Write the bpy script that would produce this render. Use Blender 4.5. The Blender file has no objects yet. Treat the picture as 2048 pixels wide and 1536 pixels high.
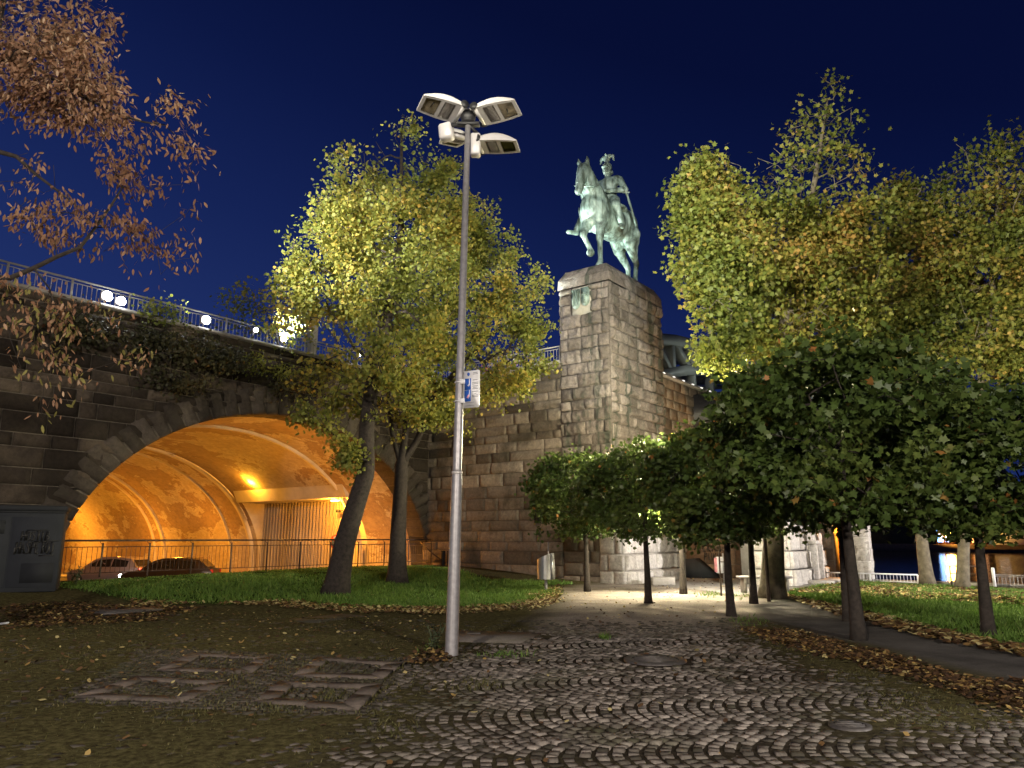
import bpy, bmesh, math, random
import numpy as np
from mathutils import Vector, Matrix, noise as mnoise
rng = np.random.default_rng(7)
random.seed(7)
SC = bpy.context.scene
COL = SC.collection
# ------------------------------------------------------------------ camera model (measured from the photo)
F = 1480.0; PITCH = math.atan(307/F); CP, SP = math.cos(PITCH), math.sin(PITCH); EYE = 1.55
U = np.array([.6, .8, 0.]); V = np.array([-.8, .6, 0.]); ZUP = np.array([0, 0, 1.])
CORNER = np.array([3.55, 26., 0.]); INNER = CORNER + 8.9*V
def ray(px, py):
    x = (px-1024)/F; y = (768-py)/F
    return np.array([x, CP-SP*y, SP+CP*y])
def at_Y(px, py, Y):
    r = ray(px, py); return np.array([0, 0, EYE]) + r*(Y/r[1])
def on_plane(px, py, P0, n):
    r = ray(px, py); o = np.array([0, 0, EYE]); n = np.asarray(n, float)
    return o + r*(np.dot(np.asarray(P0)-o, n)/np.dot(r, n))
def sstep(x):
    x = np.clip(x, 0, 1); return x*x*(3-2*x)
def ab(x, y):
    return (x-INNER[0])*.6+(y-INNER[1])*.8, (x-INNER[0])*-.8+(y-INNER[1])*.6
def from_ab(a, b, z=0.):
    return INNER + U*a + V*b + ZUP*z
def gz(x, y):
    a, b = ab(np.asarray(x, float), np.asarray(y, float))
    return .45*sstep((b+9.5)/8.5)
def ground(px, py):
    z = 0.
    for _ in range(12):
        r = ray(px, py); p = np.array([0, 0, EYE]) + r*((z-EYE)/r[2]); z = float(gz(p[0], p[1]))
    p[2] = z
    return p
# ------------------------------------------------------------------ object helpers
def root_of(o):
    while o.parent is not None: o = o.parent
    return o
def tag(o, label=None, cat=None, group=None, kind=None):
    if label: o['label'] = label
    if cat: o['category'] = cat
    if group: o['group'] = group
    if kind: o['kind'] = kind
    return o
def thing(name, label, cat, loc=(0, 0, 0), group=None):
    o = bpy.data.objects.new(name, None); COL.objects.link(o); o.location = [float(q) for q in loc]
    o.empty_display_size = .2
    return tag(o, label, cat, group)
def link_mesh(name, me, mat, parent=None):
    o = bpy.data.objects.new(name, me); COL.objects.link(o)
    if mat is not None and not me.materials: me.materials.append(mat)
    if parent is not None: o.parent = parent
    return o
def raw_mesh(name, Vt, loops, tot, tint=None, smooth=False):
    me = bpy.data.meshes.new(name)
    Vt = np.ascontiguousarray(Vt, np.float32); loops = np.ascontiguousarray(loops, np.int32); tot = np.ascontiguousarray(tot, np.int32)
    me.vertices.add(len(Vt)); me.vertices.foreach_set('co', Vt.ravel())
    me.loops.add(len(loops)); me.loops.foreach_set('vertex_index', loops)
    st = np.zeros(len(tot), np.int32); st[1:] = np.cumsum(tot)[:-1]
    me.polygons.add(len(tot)); me.polygons.foreach_set('loop_start', st); me.polygons.foreach_set('loop_total', tot)
    if smooth: me.polygons.foreach_set('use_smooth', np.ones(len(tot), bool))
    if tint is not None:
        a = me.attributes.new('tint', 'FLOAT', 'FACE'); a.data.foreach_set('value', np.ascontiguousarray(tint, np.float32))
    me.update(calc_edges=True); me.validate()
    return me
class MB:
    def __init__(s): s.v = []; s.l = []; s.t = []; s.c = []; s.n = 0
    def add(s, Vt, Fc, tint=0.5):
        Vt = np.asarray(Vt, float).reshape(-1, 3); s.v.append(Vt)
        for f in Fc:
            s.l.extend([i+s.n for i in f]); s.t.append(len(f)); s.c.append(tint)
        s.n += len(Vt); return s
    def grid(s, G, tint=.5, wrap=False, flip=False):
        G = np.asarray(G, float); m, n = G.shape[:2]; Fc = []
        for i in range(m-1):
            for j in range(n if wrap else n-1):
                k = (j+1) % n; f = (i*n+j, i*n+k, (i+1)*n+k, (i+1)*n+j)
                Fc.append(f[::-1] if flip else f)
        return s.add(G.reshape(-1, 3), Fc, tint)
    def box(s, c, size, ax=None, tint=.5, bev=0.):
        c = np.asarray(c, float); h = np.asarray(size, float)/2
        ax = np.eye(3) if ax is None else np.asarray(ax, float)
        if bev <= 0:
            P = [[x*h[0], y*h[1], z*h[2]] for z in (-1, 1) for y in (-1, 1) for x in (-1, 1)]
            return s.add(c+np.array(P)@ax, [(0, 2, 3, 1), (4, 5, 7, 6), (0, 1, 5, 4), (2, 6, 7, 3), (0, 4, 6, 2), (1, 3, 7, 5)], tint)
        bev = min(bev, .45*min(size)); P = []; idx = {}
        for sx in (-1, 1):
            for sy in (-1, 1):
                for sz in (-1, 1):
                    for k in range(3):
                        q = np.array([sx, sy, sz])*h; d = np.array([sx, sy, sz])*bev
                        q = q-d; q[k] += d[k]; idx[(sx, sy, sz, k)] = len(P); P.append(q)
        Fc = []
        for k in range(3):
            i, j = (k+1) % 3, (k+2) % 3
            for sg in (-1, 1):
                cor = []
                for (si, sj) in ((-1, -1), (1, -1), (1, 1), (-1, 1)):
                    t = [0, 0, 0]; t[k] = sg; t[i] = si; t[j] = sj; cor.append(idx[(*t, k)])
                Fc.append(cor if sg > 0 else cor[::-1])
            for si in (-1, 1):
                for sj in (-1, 1):
                    def g(sk, kk):
                        t = [0, 0, 0]; t[k] = sk; t[i] = si; t[j] = sj; return idx[(*t, kk)]
                    f = [g(-1, i), g(1, i), g(1, j), g(-1, j)]
                    Fc.append(f if si*sj < 0 else f[::-1])
        for sx in (-1, 1):
            for sy in (-1, 1):
                for sz in (-1, 1):
                    f = [idx[(sx, sy, sz, k)] for k in range(3)]
                    Fc.append(f if sx*sy*sz > 0 else f[::-1])
        return s.add(c+np.array(P)@ax, Fc, tint)
    def tube(s, pts, rad, n=8, cap=True, tint=.5):
        pts = np.asarray(pts, float); m = len(pts)
        rad = np.full(m, rad, float) if np.isscalar(rad) else np.asarray(rad, float)
        T = np.gradient(pts, axis=0); T /= np.linalg.norm(T, axis=1)[:, None]+1e-9
        ref = np.array([0, 0, 1.]) if abs(T[0][2]) < .9 else np.array([1., 0, 0])
        A = np.zeros((m, 3)); B = np.zeros((m, 3)); a = np.cross(ref, T[0])
        for i in range(m):
            a = a-T[i]*np.dot(a, T[i]); a /= np.linalg.norm(a)+1e-9
            A[i] = a; B[i] = np.cross(T[i], a)
        th = np.linspace(0, 2*np.pi, n, endpoint=False)
        G = pts[:, None, :] + rad[:, None, None]*(np.cos(th)[None, :, None]*A[:, None, :]+np.sin(th)[None, :, None]*B[:, None, :])
        b0 = s.n; s.grid(G, tint, wrap=True)
        if cap:
            s.l.extend([b0+j for j in range(n)][::-1]); s.t.append(n); s.c.append(tint)
            s.l.extend([b0+(m-1)*n+j for j in range(n)]); s.t.append(n); s.c.append(tint)
        return s
    def capsule(s, p0, p1, r0, r1, n=12):
        p0 = np.asarray(p0, float); p1 = np.asarray(p1, float); d = p1-p0; L = np.linalg.norm(d)+1e-9; d = d/L
        P = []; R = []
        for a in np.linspace(-80, 0, 5): P.append(p0+d*r0*math.sin(math.radians(a))); R.append(r0*math.cos(math.radians(a)))
        for a in np.linspace(0, 80, 5): P.append(p1+d*r1*math.sin(math.radians(a))); R.append(r1*math.cos(math.radians(a)))
        return s.tube(P, R, n)
    def ball(s, c, r, n=14, m=10, ax=None):
        r = np.array([r]*3 if np.isscalar(r) else r, float); ax = np.eye(3) if ax is None else np.asarray(ax, float)
        ph = np.linspace(-.49*np.pi, .49*np.pi, m); th = np.linspace(0, 2*np.pi, n, endpoint=False)
        G = np.stack([np.cos(ph)[:, None]*np.cos(th)[None], np.cos(ph)[:, None]*np.sin(th)[None], np.repeat(np.sin(ph)[:, None], n, 1)], -1)*r
        b0 = s.n; s.grid((G@ax)+np.asarray(c, float), wrap=True)
        s.l.extend([b0+j for j in range(n)][::-1]); s.t.append(n); s.c.append(.5)
        s.l.extend([b0+(m-1)*n+j for j in range(n)]); s.t.append(n); s.c.append(.5)
        return s
    def prism(s, poly, d, tint=.5):
        """closed polygon (k,3) extruded by vector d"""
        P = np.asarray(poly, float); k = len(P); Q = P+np.asarray(d, float)
        Fc = [tuple(range(k))[::-1], tuple(range(k, 2*k))]+[(i, (i+1) % k, k+(i+1) % k, k+i) for i in range(k)]
        return s.add(np.vstack([P, Q]), Fc, tint)
    def build(s, name, mat, parent=None, smooth=False):
        Vt = np.vstack(s.v)
        if parent is not None: Vt = Vt-np.array(root_of(parent).location)
        me = raw_mesh(name, Vt, s.l, s.t, s.c, smooth)
        return link_mesh(name, me, mat, parent)
def autosmooth(o, ang=40):
    me = o.data
    me.polygons.foreach_set('use_smooth', np.ones(len(me.polygons), bool))
    bm = bmesh.new(); bm.from_mesh(me)
    for e in bm.edges:
        if len(e.link_faces) == 2 and e.calc_face_angle(0) > math.radians(ang): e.smooth = False
    bm.to_mesh(me); bm.free()
    return o
def struct(o): o['kind'] = 'structure'; return o
def copy_tree(o, parent=None):
    c = o.copy(); COL.objects.link(c)
    if parent is not None: c.parent = parent
    for ch in [q for q in o.children]: copy_tree(ch, c)
    return c
# ------------------------------------------------------------------ materials
def newmat(name):
    m = bpy.data.materials.new(name); m.use_nodes = True; nt = m.node_tree
    return m, nt, nt.nodes['Principled BSDF']
def N(nt, t, **kw):
    n = nt.nodes.new(t)
    for k, v_ in kw.items():
        if k in n.inputs.keys() if hasattr(n.inputs, 'keys') else False: n.inputs[k].default_value = v_
        else: setattr(n, k, v_)
    return n
def ramp(nt, stops, fac=None, interp='LINEAR'):
    r = nt.nodes.new('ShaderNodeValToRGB'); e = r.color_ramp.elements; r.color_ramp.interpolation = interp
    while len(e) < len(stops): e.new(.5)
    for q, (p, c) in zip(e, stops): q.position = p; q.color = (*c[:3], 1) if len(c) >= 3 else (c[0], c[0], c[0], 1)
    if fac is not None: nt.links.new(fac, r.inputs[0])
    return r
def noise_tex(nt, scale, detail=4, rough=.55, vec=None, dist=0.):
    t = nt.nodes.new('ShaderNodeTexNoise'); t.inputs['Scale'].default_value = scale; t.inputs['Detail'].default_value = detail
    t.inputs['Roughness'].default_value = rough; t.inputs['Distortion'].default_value = dist
    if vec is not None: nt.links.new(vec, t.inputs['Vector'])
    return t
def wpos(nt, scale=(1, 1, 1)):
    g = nt.nodes.new('ShaderNodeNewGeometry')
    if scale == (1, 1, 1): return g.outputs['Position']
    m = nt.nodes.new('ShaderNodeVectorMath'); m.operation = 'MULTIPLY'; m.inputs[1].default_value = scale
    nt.links.new(g.outputs['Position'], m.inputs[0]); return m.outputs[0]
def mix(nt, a, b, fac, mode='MIX'):
    m = nt.nodes.new('ShaderNodeMix'); m.data_type = 'RGBA'; m.blend_type = mode
    for s_, q in ((m.inputs[0], fac), (m.inputs[6], a), (m.inputs[7], b)):
        if hasattr(q, 'default_value') or hasattr(q, 'is_linked'): nt.links.new(q, s_)
        elif isinstance(q, (int, float)): s_.default_value = q
        else: s_.default_value = (*q[:3], 1)
    return m.outputs[2]
def attr(nt, name='tint'):
    a = nt.nodes.new('ShaderNodeAttribute'); a.attribute_name = name; return a
def bump(nt, bsdf, h, strength=.3, dist=.02):
    b = nt.nodes.new('ShaderNodeBump'); b.inputs['Strength'].default_value = strength; b.inputs['Distance'].default_value = dist
    nt.links.new(h, b.inputs['Height']); nt.links.new(b.outputs[0], bsdf.inputs['Normal'])
def simple(name, col, rough=.6, metal=0., var=.25, scale=8., bmp=0., local=True):
    m, nt, b = newmat(name); b.inputs['Roughness'].default_value = rough; b.inputs['Metallic'].default_value = metal
    tc = nt.nodes.new('ShaderNodeTexCoord')
    t = noise_tex(nt, scale, 5, .6, tc.outputs['Object'])
    lo = tuple(c*(1-var) for c in col); hi = tuple(min(1, c*(1+var)) for c in col)
    r = ramp(nt, [(.3, lo), (.7, hi)], t.outputs[0]); nt.links.new(r.outputs[0], b.inputs['Base Color'])
    if bmp: bump(nt, b, t.outputs[0], bmp, .02)
    return m
def emit(name, col, s):
    m = bpy.data.materials.new(name); m.use_nodes = True; nt = m.node_tree; b = nt.nodes['Principled BSDF']
    b.inputs['Base Color'].default_value = (.8, .8, .8, 1); b.inputs['Emission Color'].default_value = (*col, 1); b.inputs['Emission Strength'].default_value = s
    return m
def stone(name, stops, stain=(.05, .045, .03), stain_amt=.5, bmp=.5, drip=None):
    m, nt, b = newmat(name); b.inputs['Roughness'].default_value = .9; b.inputs['Specular IOR Level'].default_value = .25
    a = attr(nt); r = ramp(nt, stops, a.outputs['Fac'])
    p = wpos(nt)
    n1 = noise_tex(nt, 9., 8, .7, p); n2 = noise_tex(nt, .9, 5, .65, p, .6); n3 = noise_tex(nt, 38., 4, .7, p)
    v1 = ramp(nt, [(.25, (.55,)*3), (.75, (1.35,)*3)], n1.outputs[0])
    c = mix(nt, r.outputs[0], v1.outputs[0], 1., 'MULTIPLY')
    sr = ramp(nt, [(.5, (0, 0, 0)), (.68, (stain_amt,)*3)], n2.outputs[0])
    c = mix(nt, c, stain, sr.outputs[0])
    pit = ramp(nt, [(.62, (0, 0, 0)), (.7, (.55,)*3)], n3.outputs[0])
    c = mix(nt, c, stain, pit.outputs[0])
    if drip:
        pd = wpos(nt, (2.2, 2.2, .16)); nd = noise_tex(nt, 1., 5, .6, pd, .3)
        dr = ramp(nt, [(.52, (0, 0, 0)), (.6, (.8,)*3)], nd.outputs[0]); c = mix(nt, c, drip, dr.outputs[0])
    nt.links.new(c, b.inputs['Base Color'])
    mx = mix(nt, n1.outputs[0], n3.outputs[0], .35); bump(nt, b, mx, bmp, .06 if bmp < .9 else .14)
    return m
def leafmat(name, stops, trans=.35, rough=.55):
    m = bpy.data.materials.new(name); m.use_nodes = True; nt = m.node_tree; b = nt.nodes['Principled BSDF']; out = nt.nodes['Material Output']
    a = attr(nt); r = ramp(nt, stops, a.outputs['Fac'])
    nt.links.new(r.outputs[0], b.inputs['Base Color']); b.inputs['Roughness'].default_value = rough; b.inputs['Specular IOR Level'].default_value = .3
    t = nt.nodes.new('ShaderNodeBsdfTranslucent'); g = mix(nt, r.outputs[0], (1.0, 1.0, .55), .35, 'MULTIPLY'); nt.links.new(g, t.inputs[0])
    ms = nt.nodes.new('ShaderNodeMixShader'); ms.inputs[0].default_value = trans
    nt.links.new(b.outputs[0], ms.inputs[1]); nt.links.new(t.outputs[0], ms.inputs[2]); nt.links.new(ms.outputs[0], out.inputs[0])
    return m
M = {}
M['wall'] = stone('wall_stone', [(0, (.085, .068, .052)), (.25, (.165, .134, .103)), (.6, (.225, .184, .142)), (1, (.295, .248, .197))], stain_amt=.7)
M['facade'] = stone('dark_wall_stone', [(0, (.024, .018, .013)), (.3, (.044, .034, .025)), (.7, (.075, .058, .043)), (1, (.12, .094, .07))], stain=(.025, .02, .015), stain_amt=.75)  # wall stone in darker tones throughout, for the arch facade
M['ring'] = stone('arch_stone', [(0, (.045, .036, .028)), (1, (.105, .086, .068))])
M['pedestal'] = stone('pedestal_stone', [(0, (.20, .168, .143)), (.5, (.30, .252, .217)), (1, (.39, .335, .297))], drip=(.07, .085, .065), stain_amt=.45, bmp=1.)
M['white_stone'] = stone('pale_rough_stone', [(0, (.42, .39, .35)), (1, (.58, .55, .51))], stain_amt=.2, bmp=.6)
M['mortar'] = simple('mortar', (.13, .11, .085), .95, var=.3)
M['brown_wall'] = stone('brown_wall_stone', [(0, (.10, .065, .042)), (1, (.19, .125, .085))], stain_amt=.7)
M['brick'] = stone('glowing_brick', [(0, (.3, .13, .05)), (1, (.5, .25, .1))], stain_amt=.1)
M['steel'] = simple('galvanised_steel', (.36, .35, .36), .45, .5, .18, 14)
M['rail_paint'] = simple('dark_rail_paint', (.07, .05, .04), .5, .2, .3)
M['pale_metal'] = simple('pale_metal', (.6, .58, .56), .4, .3, .12)
M['white_paint'] = simple('white_paint', (.75, .75, .76), .45, 0, .06)
M['lamp_shell'] = simple('lamp_shell', (.62, .60, .60), .4, .1, .08, 5)
M['lamp_grey'] = simple('lamp_grey', (.22, .2, .19), .6, 0, .2)
M['black'] = simple('black_plastic', (.015, .015, .017), .5, 0, .3)
M['lens'] = simple('lamp_lens', (.33, .28, .2), .15, .3, .5, 7)
M['dull_lens'] = simple('dull_lens', (.09, .085, .03), .15, .3, .4, 7)
M['bronze'] = None
M['bark'] = simple('bark', (.032, .025, .020), .95, 0, .5, 12, .8)
M['plane_bark'] = simple('plane_bark', (.105, .088, .06), .9, 0, .55, 5, .4)
M['concrete'] = simple('concrete', (.30, .28, .25), .9, 0, .2, 4, .2)
M['kiosk'] = simple('kiosk_paint', (.028, .031, .037), .85, 0, .12, 3)
M['kiosk'].node_tree.nodes['Principled BSDF'].inputs['Specular IOR Level'].default_value = .12
M['kiosk_dark'] = simple('kiosk_dark', (.024, .026, .030), .85, 0, .15, 3); M['kiosk_dark'].node_tree.nodes['Principled BSDF'].inputs['Specular IOR Level'].default_value = .12
M['spray'] = simple('spray_paint', (.004, .004, .004), .6, 0, .2)
M['bin'] = simple('bin_metal', (.42, .42, .42), .38, .5, .15, 6)
M['glass'] = simple('dark_glass', (.02, .02, .022), .08, 0, .1)
M['tyre'] = simple('tyre', (.015, .015, .015), .8)
M['floodglow'] = emit('flood_glow', (.92, .96, 1.0), 60)
M['whiteglow'] = emit('white_glow', (1., .97, .9), 9)
M['sodiumglow'] = emit('sodium_glow', (1., .75, .35), 8)
# ------------------------------------------------------------------ world, camera, light
w = bpy.data.worlds.new('World'); SC.world = w; w.use_nodes = True; nt = w.node_tree
bg = nt.nodes['Background']
tc = nt.nodes.new('ShaderNodeTexCoord'); sx = nt.nodes.new('ShaderNodeSeparateXYZ'); nt.links.new(tc.outputs['Generated'], sx.inputs[0])
ad = nt.nodes.new('ShaderNodeMath'); ad.operation = 'MULTIPLY_ADD'; ad.inputs[1].default_value = .30
nt.links.new(sx.outputs['X'], ad.inputs[0]); nt.links.new(sx.outputs['Z'], ad.inputs[2])   # the glow of the dusk stays to the west (left)
rw = ramp(nt, [(0., (.017, .036, .145)), (.14, (.0125, .027, .125)), (.30, (.0072, .0165, .090)), (.47, (.0036, .0085, .055)), (.62, (.0020, .0046, .033)), (1, (.0012, .0026, .019))], ad.outputs[0])
nt.links.new(rw.outputs[0], bg.inputs[0]); bg.inputs[1].default_value = 1.0
cam = bpy.data.cameras.new('camera'); co = bpy.data.objects.new('camera', cam); COL.objects.link(co); SC.camera = co
cam.sensor_width = 36; cam.lens = F/2048*36; cam.clip_end = 3000; cam.clip_start = .05
co.location = (0, 0, EYE); co.rotation_euler = (math.pi/2+PITCH, 0, 0)
SC.view_settings.view_transform = 'Standard'; SC.view_settings.look = 'None'; SC.view_settings.exposure = 0; SC.view_settings.gamma = 1
SC.cycles.use_denoising = True
try: SC.cycles.denoiser = 'OPENIMAGEDENOISE'
except Exception: pass
SC.cycles.max_bounces = 5; SC.cycles.diffuse_bounces = 2; SC.cycles.glossy_bounces = 2; SC.cycles.transmission_bounces = 3
SC.cycles.sample_clamp_indirect = 4.; SC.cycles.caustics_reflective = False; SC.cycles.caustics_refractive = False
SC.cycles.use_light_tree = True
def lamp(name, kind, loc, power, col, radius=.15, aim=None, cone=60, blend=.4):
    l = bpy.data.lights.new(name, kind); l.energy = power; l.color = col; l.shadow_soft_size = radius
    if kind == 'SPOT': l.spot_size = math.radians(cone); l.spot_blend = blend
    o = bpy.data.objects.new(name, l); COL.objects.link(o); o.location = [float(q) for q in loc]
    if aim is not None: o.rotation_euler = (Vector([float(q) for q in aim])-o.location).to_track_quat('-Z', 'Y').to_euler()
    return o
SOD = (1., .37, .032); WARM = (1., .86, .66); COOL = (.93, .97, 1.0); GREENW = (.86, 1.0, .92)
# street lamps behind the photographer
lamp('street_light', 'POINT', (-6, -10, 7.5), 11500, (1., .87, .72), .3)
lamp('street_light', 'POINT', (9, -8, 8), 9500, (1., .9, .78), .3)
lamp('street_light', 'SPOT', (15, 3.6, 6.), 3800, (1., .95, .88), .1, (3.7, 6.45, 0), 11, .7)
# faint overall town glow
s_ = bpy.data.lights.new('sun', 'SUN'); s_.energy = .06; s_.angle = math.radians(40); s_.color = (1., .9, .8)
so = bpy.data.objects.new('sun', s_); COL.objects.link(so); so.rotation_euler = (math.radians(38), math.radians(-14), 0)
# ------------------------------------------------------------------ masonry
EA, EB, EC, EZ = 7.15, 5.45, 7.05, .26      # arch: half span, rise, centre along the wall, springing
def ell_s(z):
    q = np.clip((z-EZ)/EB, 0, 1); return EA*np.sqrt(1-q*q)
def inside_arch(s, z, grow=0.):
    a, b = EA+grow, EB+grow
    return np.where(z < EZ, np.abs(s-EC) < a, ((s-EC)/a)**2+((z-EZ)/b)**2 < 1)
def stones(mb, O, D, Nn, L, z0, z1, ch=(.36, .5), sw=(.55, 1.25), amp=.05, joint=.012, cell=.16, drop=None, seed=1, proud=.03, dark=.12):
    """courses of rough-faced blocks on the wall plane O + s*D + z*Z with outward normal Nn"""
    r = random.Random(seed); z = z0
    while z < z1-.05:
        h = min(r.uniform(*ch), z1-z)
        if z1-(z+h) < .15: h = z1-z
        s = -r.uniform(0, .5)
        while s < L:
            wd = r.uniform(*sw)*(h/.42)**.4; s0, s1 = max(s, 0), min(s+wd, L); s += wd
            if s1-s0 < .06: continue
            nx = max(2, int((s1-s0)/cell)); nz = max(2, int(h/cell))
            ss = np.concatenate([[s0+joint, s0+joint+.03], np.linspace(s0, s1, nx+1)[1:-1], [s1-joint-.03, s1-joint]])
            ss = np.sort(ss); zz = np.sort(np.concatenate([[z+joint, z+joint+.03], np.linspace(z, z+h, nz+1)[1:-1], [z+h-joint-.03, z+h-joint]]))
            m, n = len(zz), len(ss); off = r.uniform(0, 100); tilt = r.uniform(-.4, .4); lift = r.uniform(.3, 1.)
            Dp = np.zeros((m, n))
            for i in range(1, m-1):
                for j in range(1, n-1):
                    e = min(i, m-1-i, j, n-1-j)
                    q = mnoise.noise((ss[j]*2.2+off, zz[i]*2.2, off))*.55+mnoise.noise((ss[j]*5+off, zz[i]*5, 3.))*.45+(.3-abs(mnoise.noise((ss[j]*6.5+off, zz[i]*6.5, 8.))))*.55
                    k = .75 if e == 1 else 1.
                    Dp[i, j] = proud+amp*k*max(0., .55*lift+.9*q+tilt*((ss[j]-s0)/(s1-s0)-.5))
            G = O[None, None]+ss[None, :, None]*D+zz[:, None, None]*ZUP+Dp[:, :, None]*Nn
            t = r.random()**1.0
            if r.random() < dark: t *= .25
            if drop is None: mb.grid(G, t)
            else:
                Fc = []
                for i in range(m-1):
                    for j in range(n-1):
                        if not drop((ss[j]+ss[j+1])/2, (zz[i]+zz[i+1])/2): Fc.append((i*n+j, i*n+j+1, (i+1)*n+j+1, (i+1)*n+j))
                if Fc: mb.add(G.reshape(-1, 3), Fc, t)
        z += h
    return mb
TOP = 8.12
bridge = thing('railway_viaduct', 'massive stone viaduct abutment with a wide road arch glowing orange', 'bridge', INNER)
# facade over the road arch: s runs from the inner corner towards the near left
SL = 21.
mb = MB()
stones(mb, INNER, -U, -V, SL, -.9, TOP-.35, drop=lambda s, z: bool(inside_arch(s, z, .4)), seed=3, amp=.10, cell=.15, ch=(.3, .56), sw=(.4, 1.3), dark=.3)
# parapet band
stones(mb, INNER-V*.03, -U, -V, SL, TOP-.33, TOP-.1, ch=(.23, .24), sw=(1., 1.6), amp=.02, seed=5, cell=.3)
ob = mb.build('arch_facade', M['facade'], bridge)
mb = MB()     # solid behind the stones, with the arch cut out
ns = 90; sA = np.linspace(-.5, SL, ns)
def low(s):
    q = abs(s-EC)/(EA+.03)
    return -1.1 if q >= 1 else EZ+EB*math.sqrt(max(0, 1-q*q))+.03
for dv, fl in ((0.015, False), (.9, True)):
    G = np.array([[INNER-U*s+V*dv+ZUP*(low(s)+(TOP-.1-low(s))*k) for s in sA] for k in (0, 1)]); mb.grid(G, flip=fl)
G = []
for a in np.linspace(-.1, math.pi+.1, 60):
    a2 = min(max(a, 0), math.pi); s_ = EC-(EA+.05)*math.cos(a2); z_ = EZ+(EB+.05)*math.sin(a2)+(min(a, 0)-max(a-math.pi, 0))*11
    G.append([INNER-U*s_-V*.0+ZUP*z_, INNER-U*s_+V*.95+ZUP*z_])
mb.grid(np.array(G)); mb.build('facade_core', M['mortar'], bridge)
mb = MB(); mb.box(INNER-U*(SL/2-.25)+V*.35+ZUP*(TOP-.05), (SL+.5, 1.0, .1), np.array([U, V, ZUP]), bev=.02); mb.build('coping', M['concrete'], bridge)
# arch ring
mb = MB(); nv = 48
angs = np.linspace(-.10, math.pi+.10, nv+1)
def ell(a, g=0.):
    a2 = min(max(a, 0), math.pi); s = EC+(EA+g)*math.cos(math.pi-a2) if True else 0
    z = EZ+(EB+g)*math.sin(a2)
    if a < 0: z = EZ+a*8
    if a > math.pi: z = EZ-(a-math.pi)*8
    return s, z
rr = random.Random(4)
for k in range(nv):
    a0, a1 = angs[k]+.004, angs[k+1]-.004; t = rr.random(); o2 = rr.uniform(0, 90)
    na, ng = 6, 7; gg = np.array([0, .04, .2, .42, .62, .80, .85])+rr.uniform(-.05, .07)*np.array([0, 0, .3, .5, .8, 1, 1]); G = np.zeros((ng, na, 3))
    for i in range(ng):
        for j in range(na):
            a = a0+(a1-a0)*j/(na-1); s, z = ell(a, gg[i]); e = min(i, ng-1-i, j, na-1-j)
            d = .02 if e == 0 else .12+.07*mnoise.noise((s*3+o2, z*3, o2))+.04*mnoise.noise((s*8+o2, z*8, o2))
            G[i, j] = INNER-U*s-V*d+ZUP*z
    mb.grid(G, t)
    # soffit of the block
    S = np.zeros((2, na, 3))
    for j in range(na):
        a = a0+(a1-a0)*j/(na-1); s, z = ell(a, 0)
        S[0, j] = INNER-U*s+V*.95+ZUP*z; S[1, j] = INNER-U*s-V*.01+ZUP*z
    mb.grid(S, t)
mb.build('arch_ring', M['ring'], bridge)
# the wall stepping out towards the statue (v face): w runs from the pedestal corner back to the inner corner
mb = MB(); stones(mb, CORNER+V*2.12, V, -U, 6.78+.15, -.2, TOP-.1, seed=8, amp=.075, ch=(.30, .50), sw=(.5, 1.7), joint=.006, proud=.012, drop=lambda s, z: 1.0 < s < 1.32 and 2.05 < z < 2.62, cell=.14, dark=.16)
mb.build('side_wall', M['wall'], bridge)
mb = MB(); mb.add([CORNER+V*2-ZUP+U*.02, INNER+V*.2-ZUP+U*.02, INNER+V*.2+U*.02+ZUP*(TOP-.1), CORNER+V*2+U*.02+ZUP*(TOP-.1)], [(0, 1, 2, 3)])
mb.build('side_wall_core', M['mortar'], bridge)
mb = MB(); p = CORNER+V*3.28+ZUP*2.33; mb.box(p+U*.02, (.03, .30, .52), np.array([U, V, ZUP])); mb.build('wall_slot', M['black'], bridge)
mb = MB(); mb.box(CORNER+V*5.55+U*.35+ZUP*(TOP-.05), (1.0, 6.8, .1), np.array([U, V, ZUP]), bev=.02); mb.build('coping', M['concrete'], bridge)
# wall going on beyond the statue (u face)
mb = MB(); stones(mb, CORNER+U*4.3+V*.12, U, -V, 14., 0., TOP-.1, seed=12, amp=.05, cell=.25); mb.build('river_side_wall', M['wall'], bridge)
mb = MB(); mb.box(CORNER+U*11.2+V*.6+ZUP*(TOP/2-.6), (14., .9, TOP+1.), np.array([U, V, ZUP])); mb.build('river_wall_core', M['mortar'], bridge)
mb = MB(); mb.box(CORNER+U*11.2+V*.5+ZUP*(TOP-.04), (14.2, 1.0, .1), np.array([U, V, ZUP]), bev=.02); mb.build('coping', M['concrete'], bridge)
# deck over everything
mb = MB(); mb.box(INNER-U*2+V*12+ZUP*(TOP-.35), (44, 22.2, .4), np.array([U, V, ZUP])); mb.box(INNER+U*10.5-V*3.5+ZUP*(TOP-.36), (18, 8.6, .4), np.array([U, V, ZUP])); mb.build('deck', M['concrete'], bridge)
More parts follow.
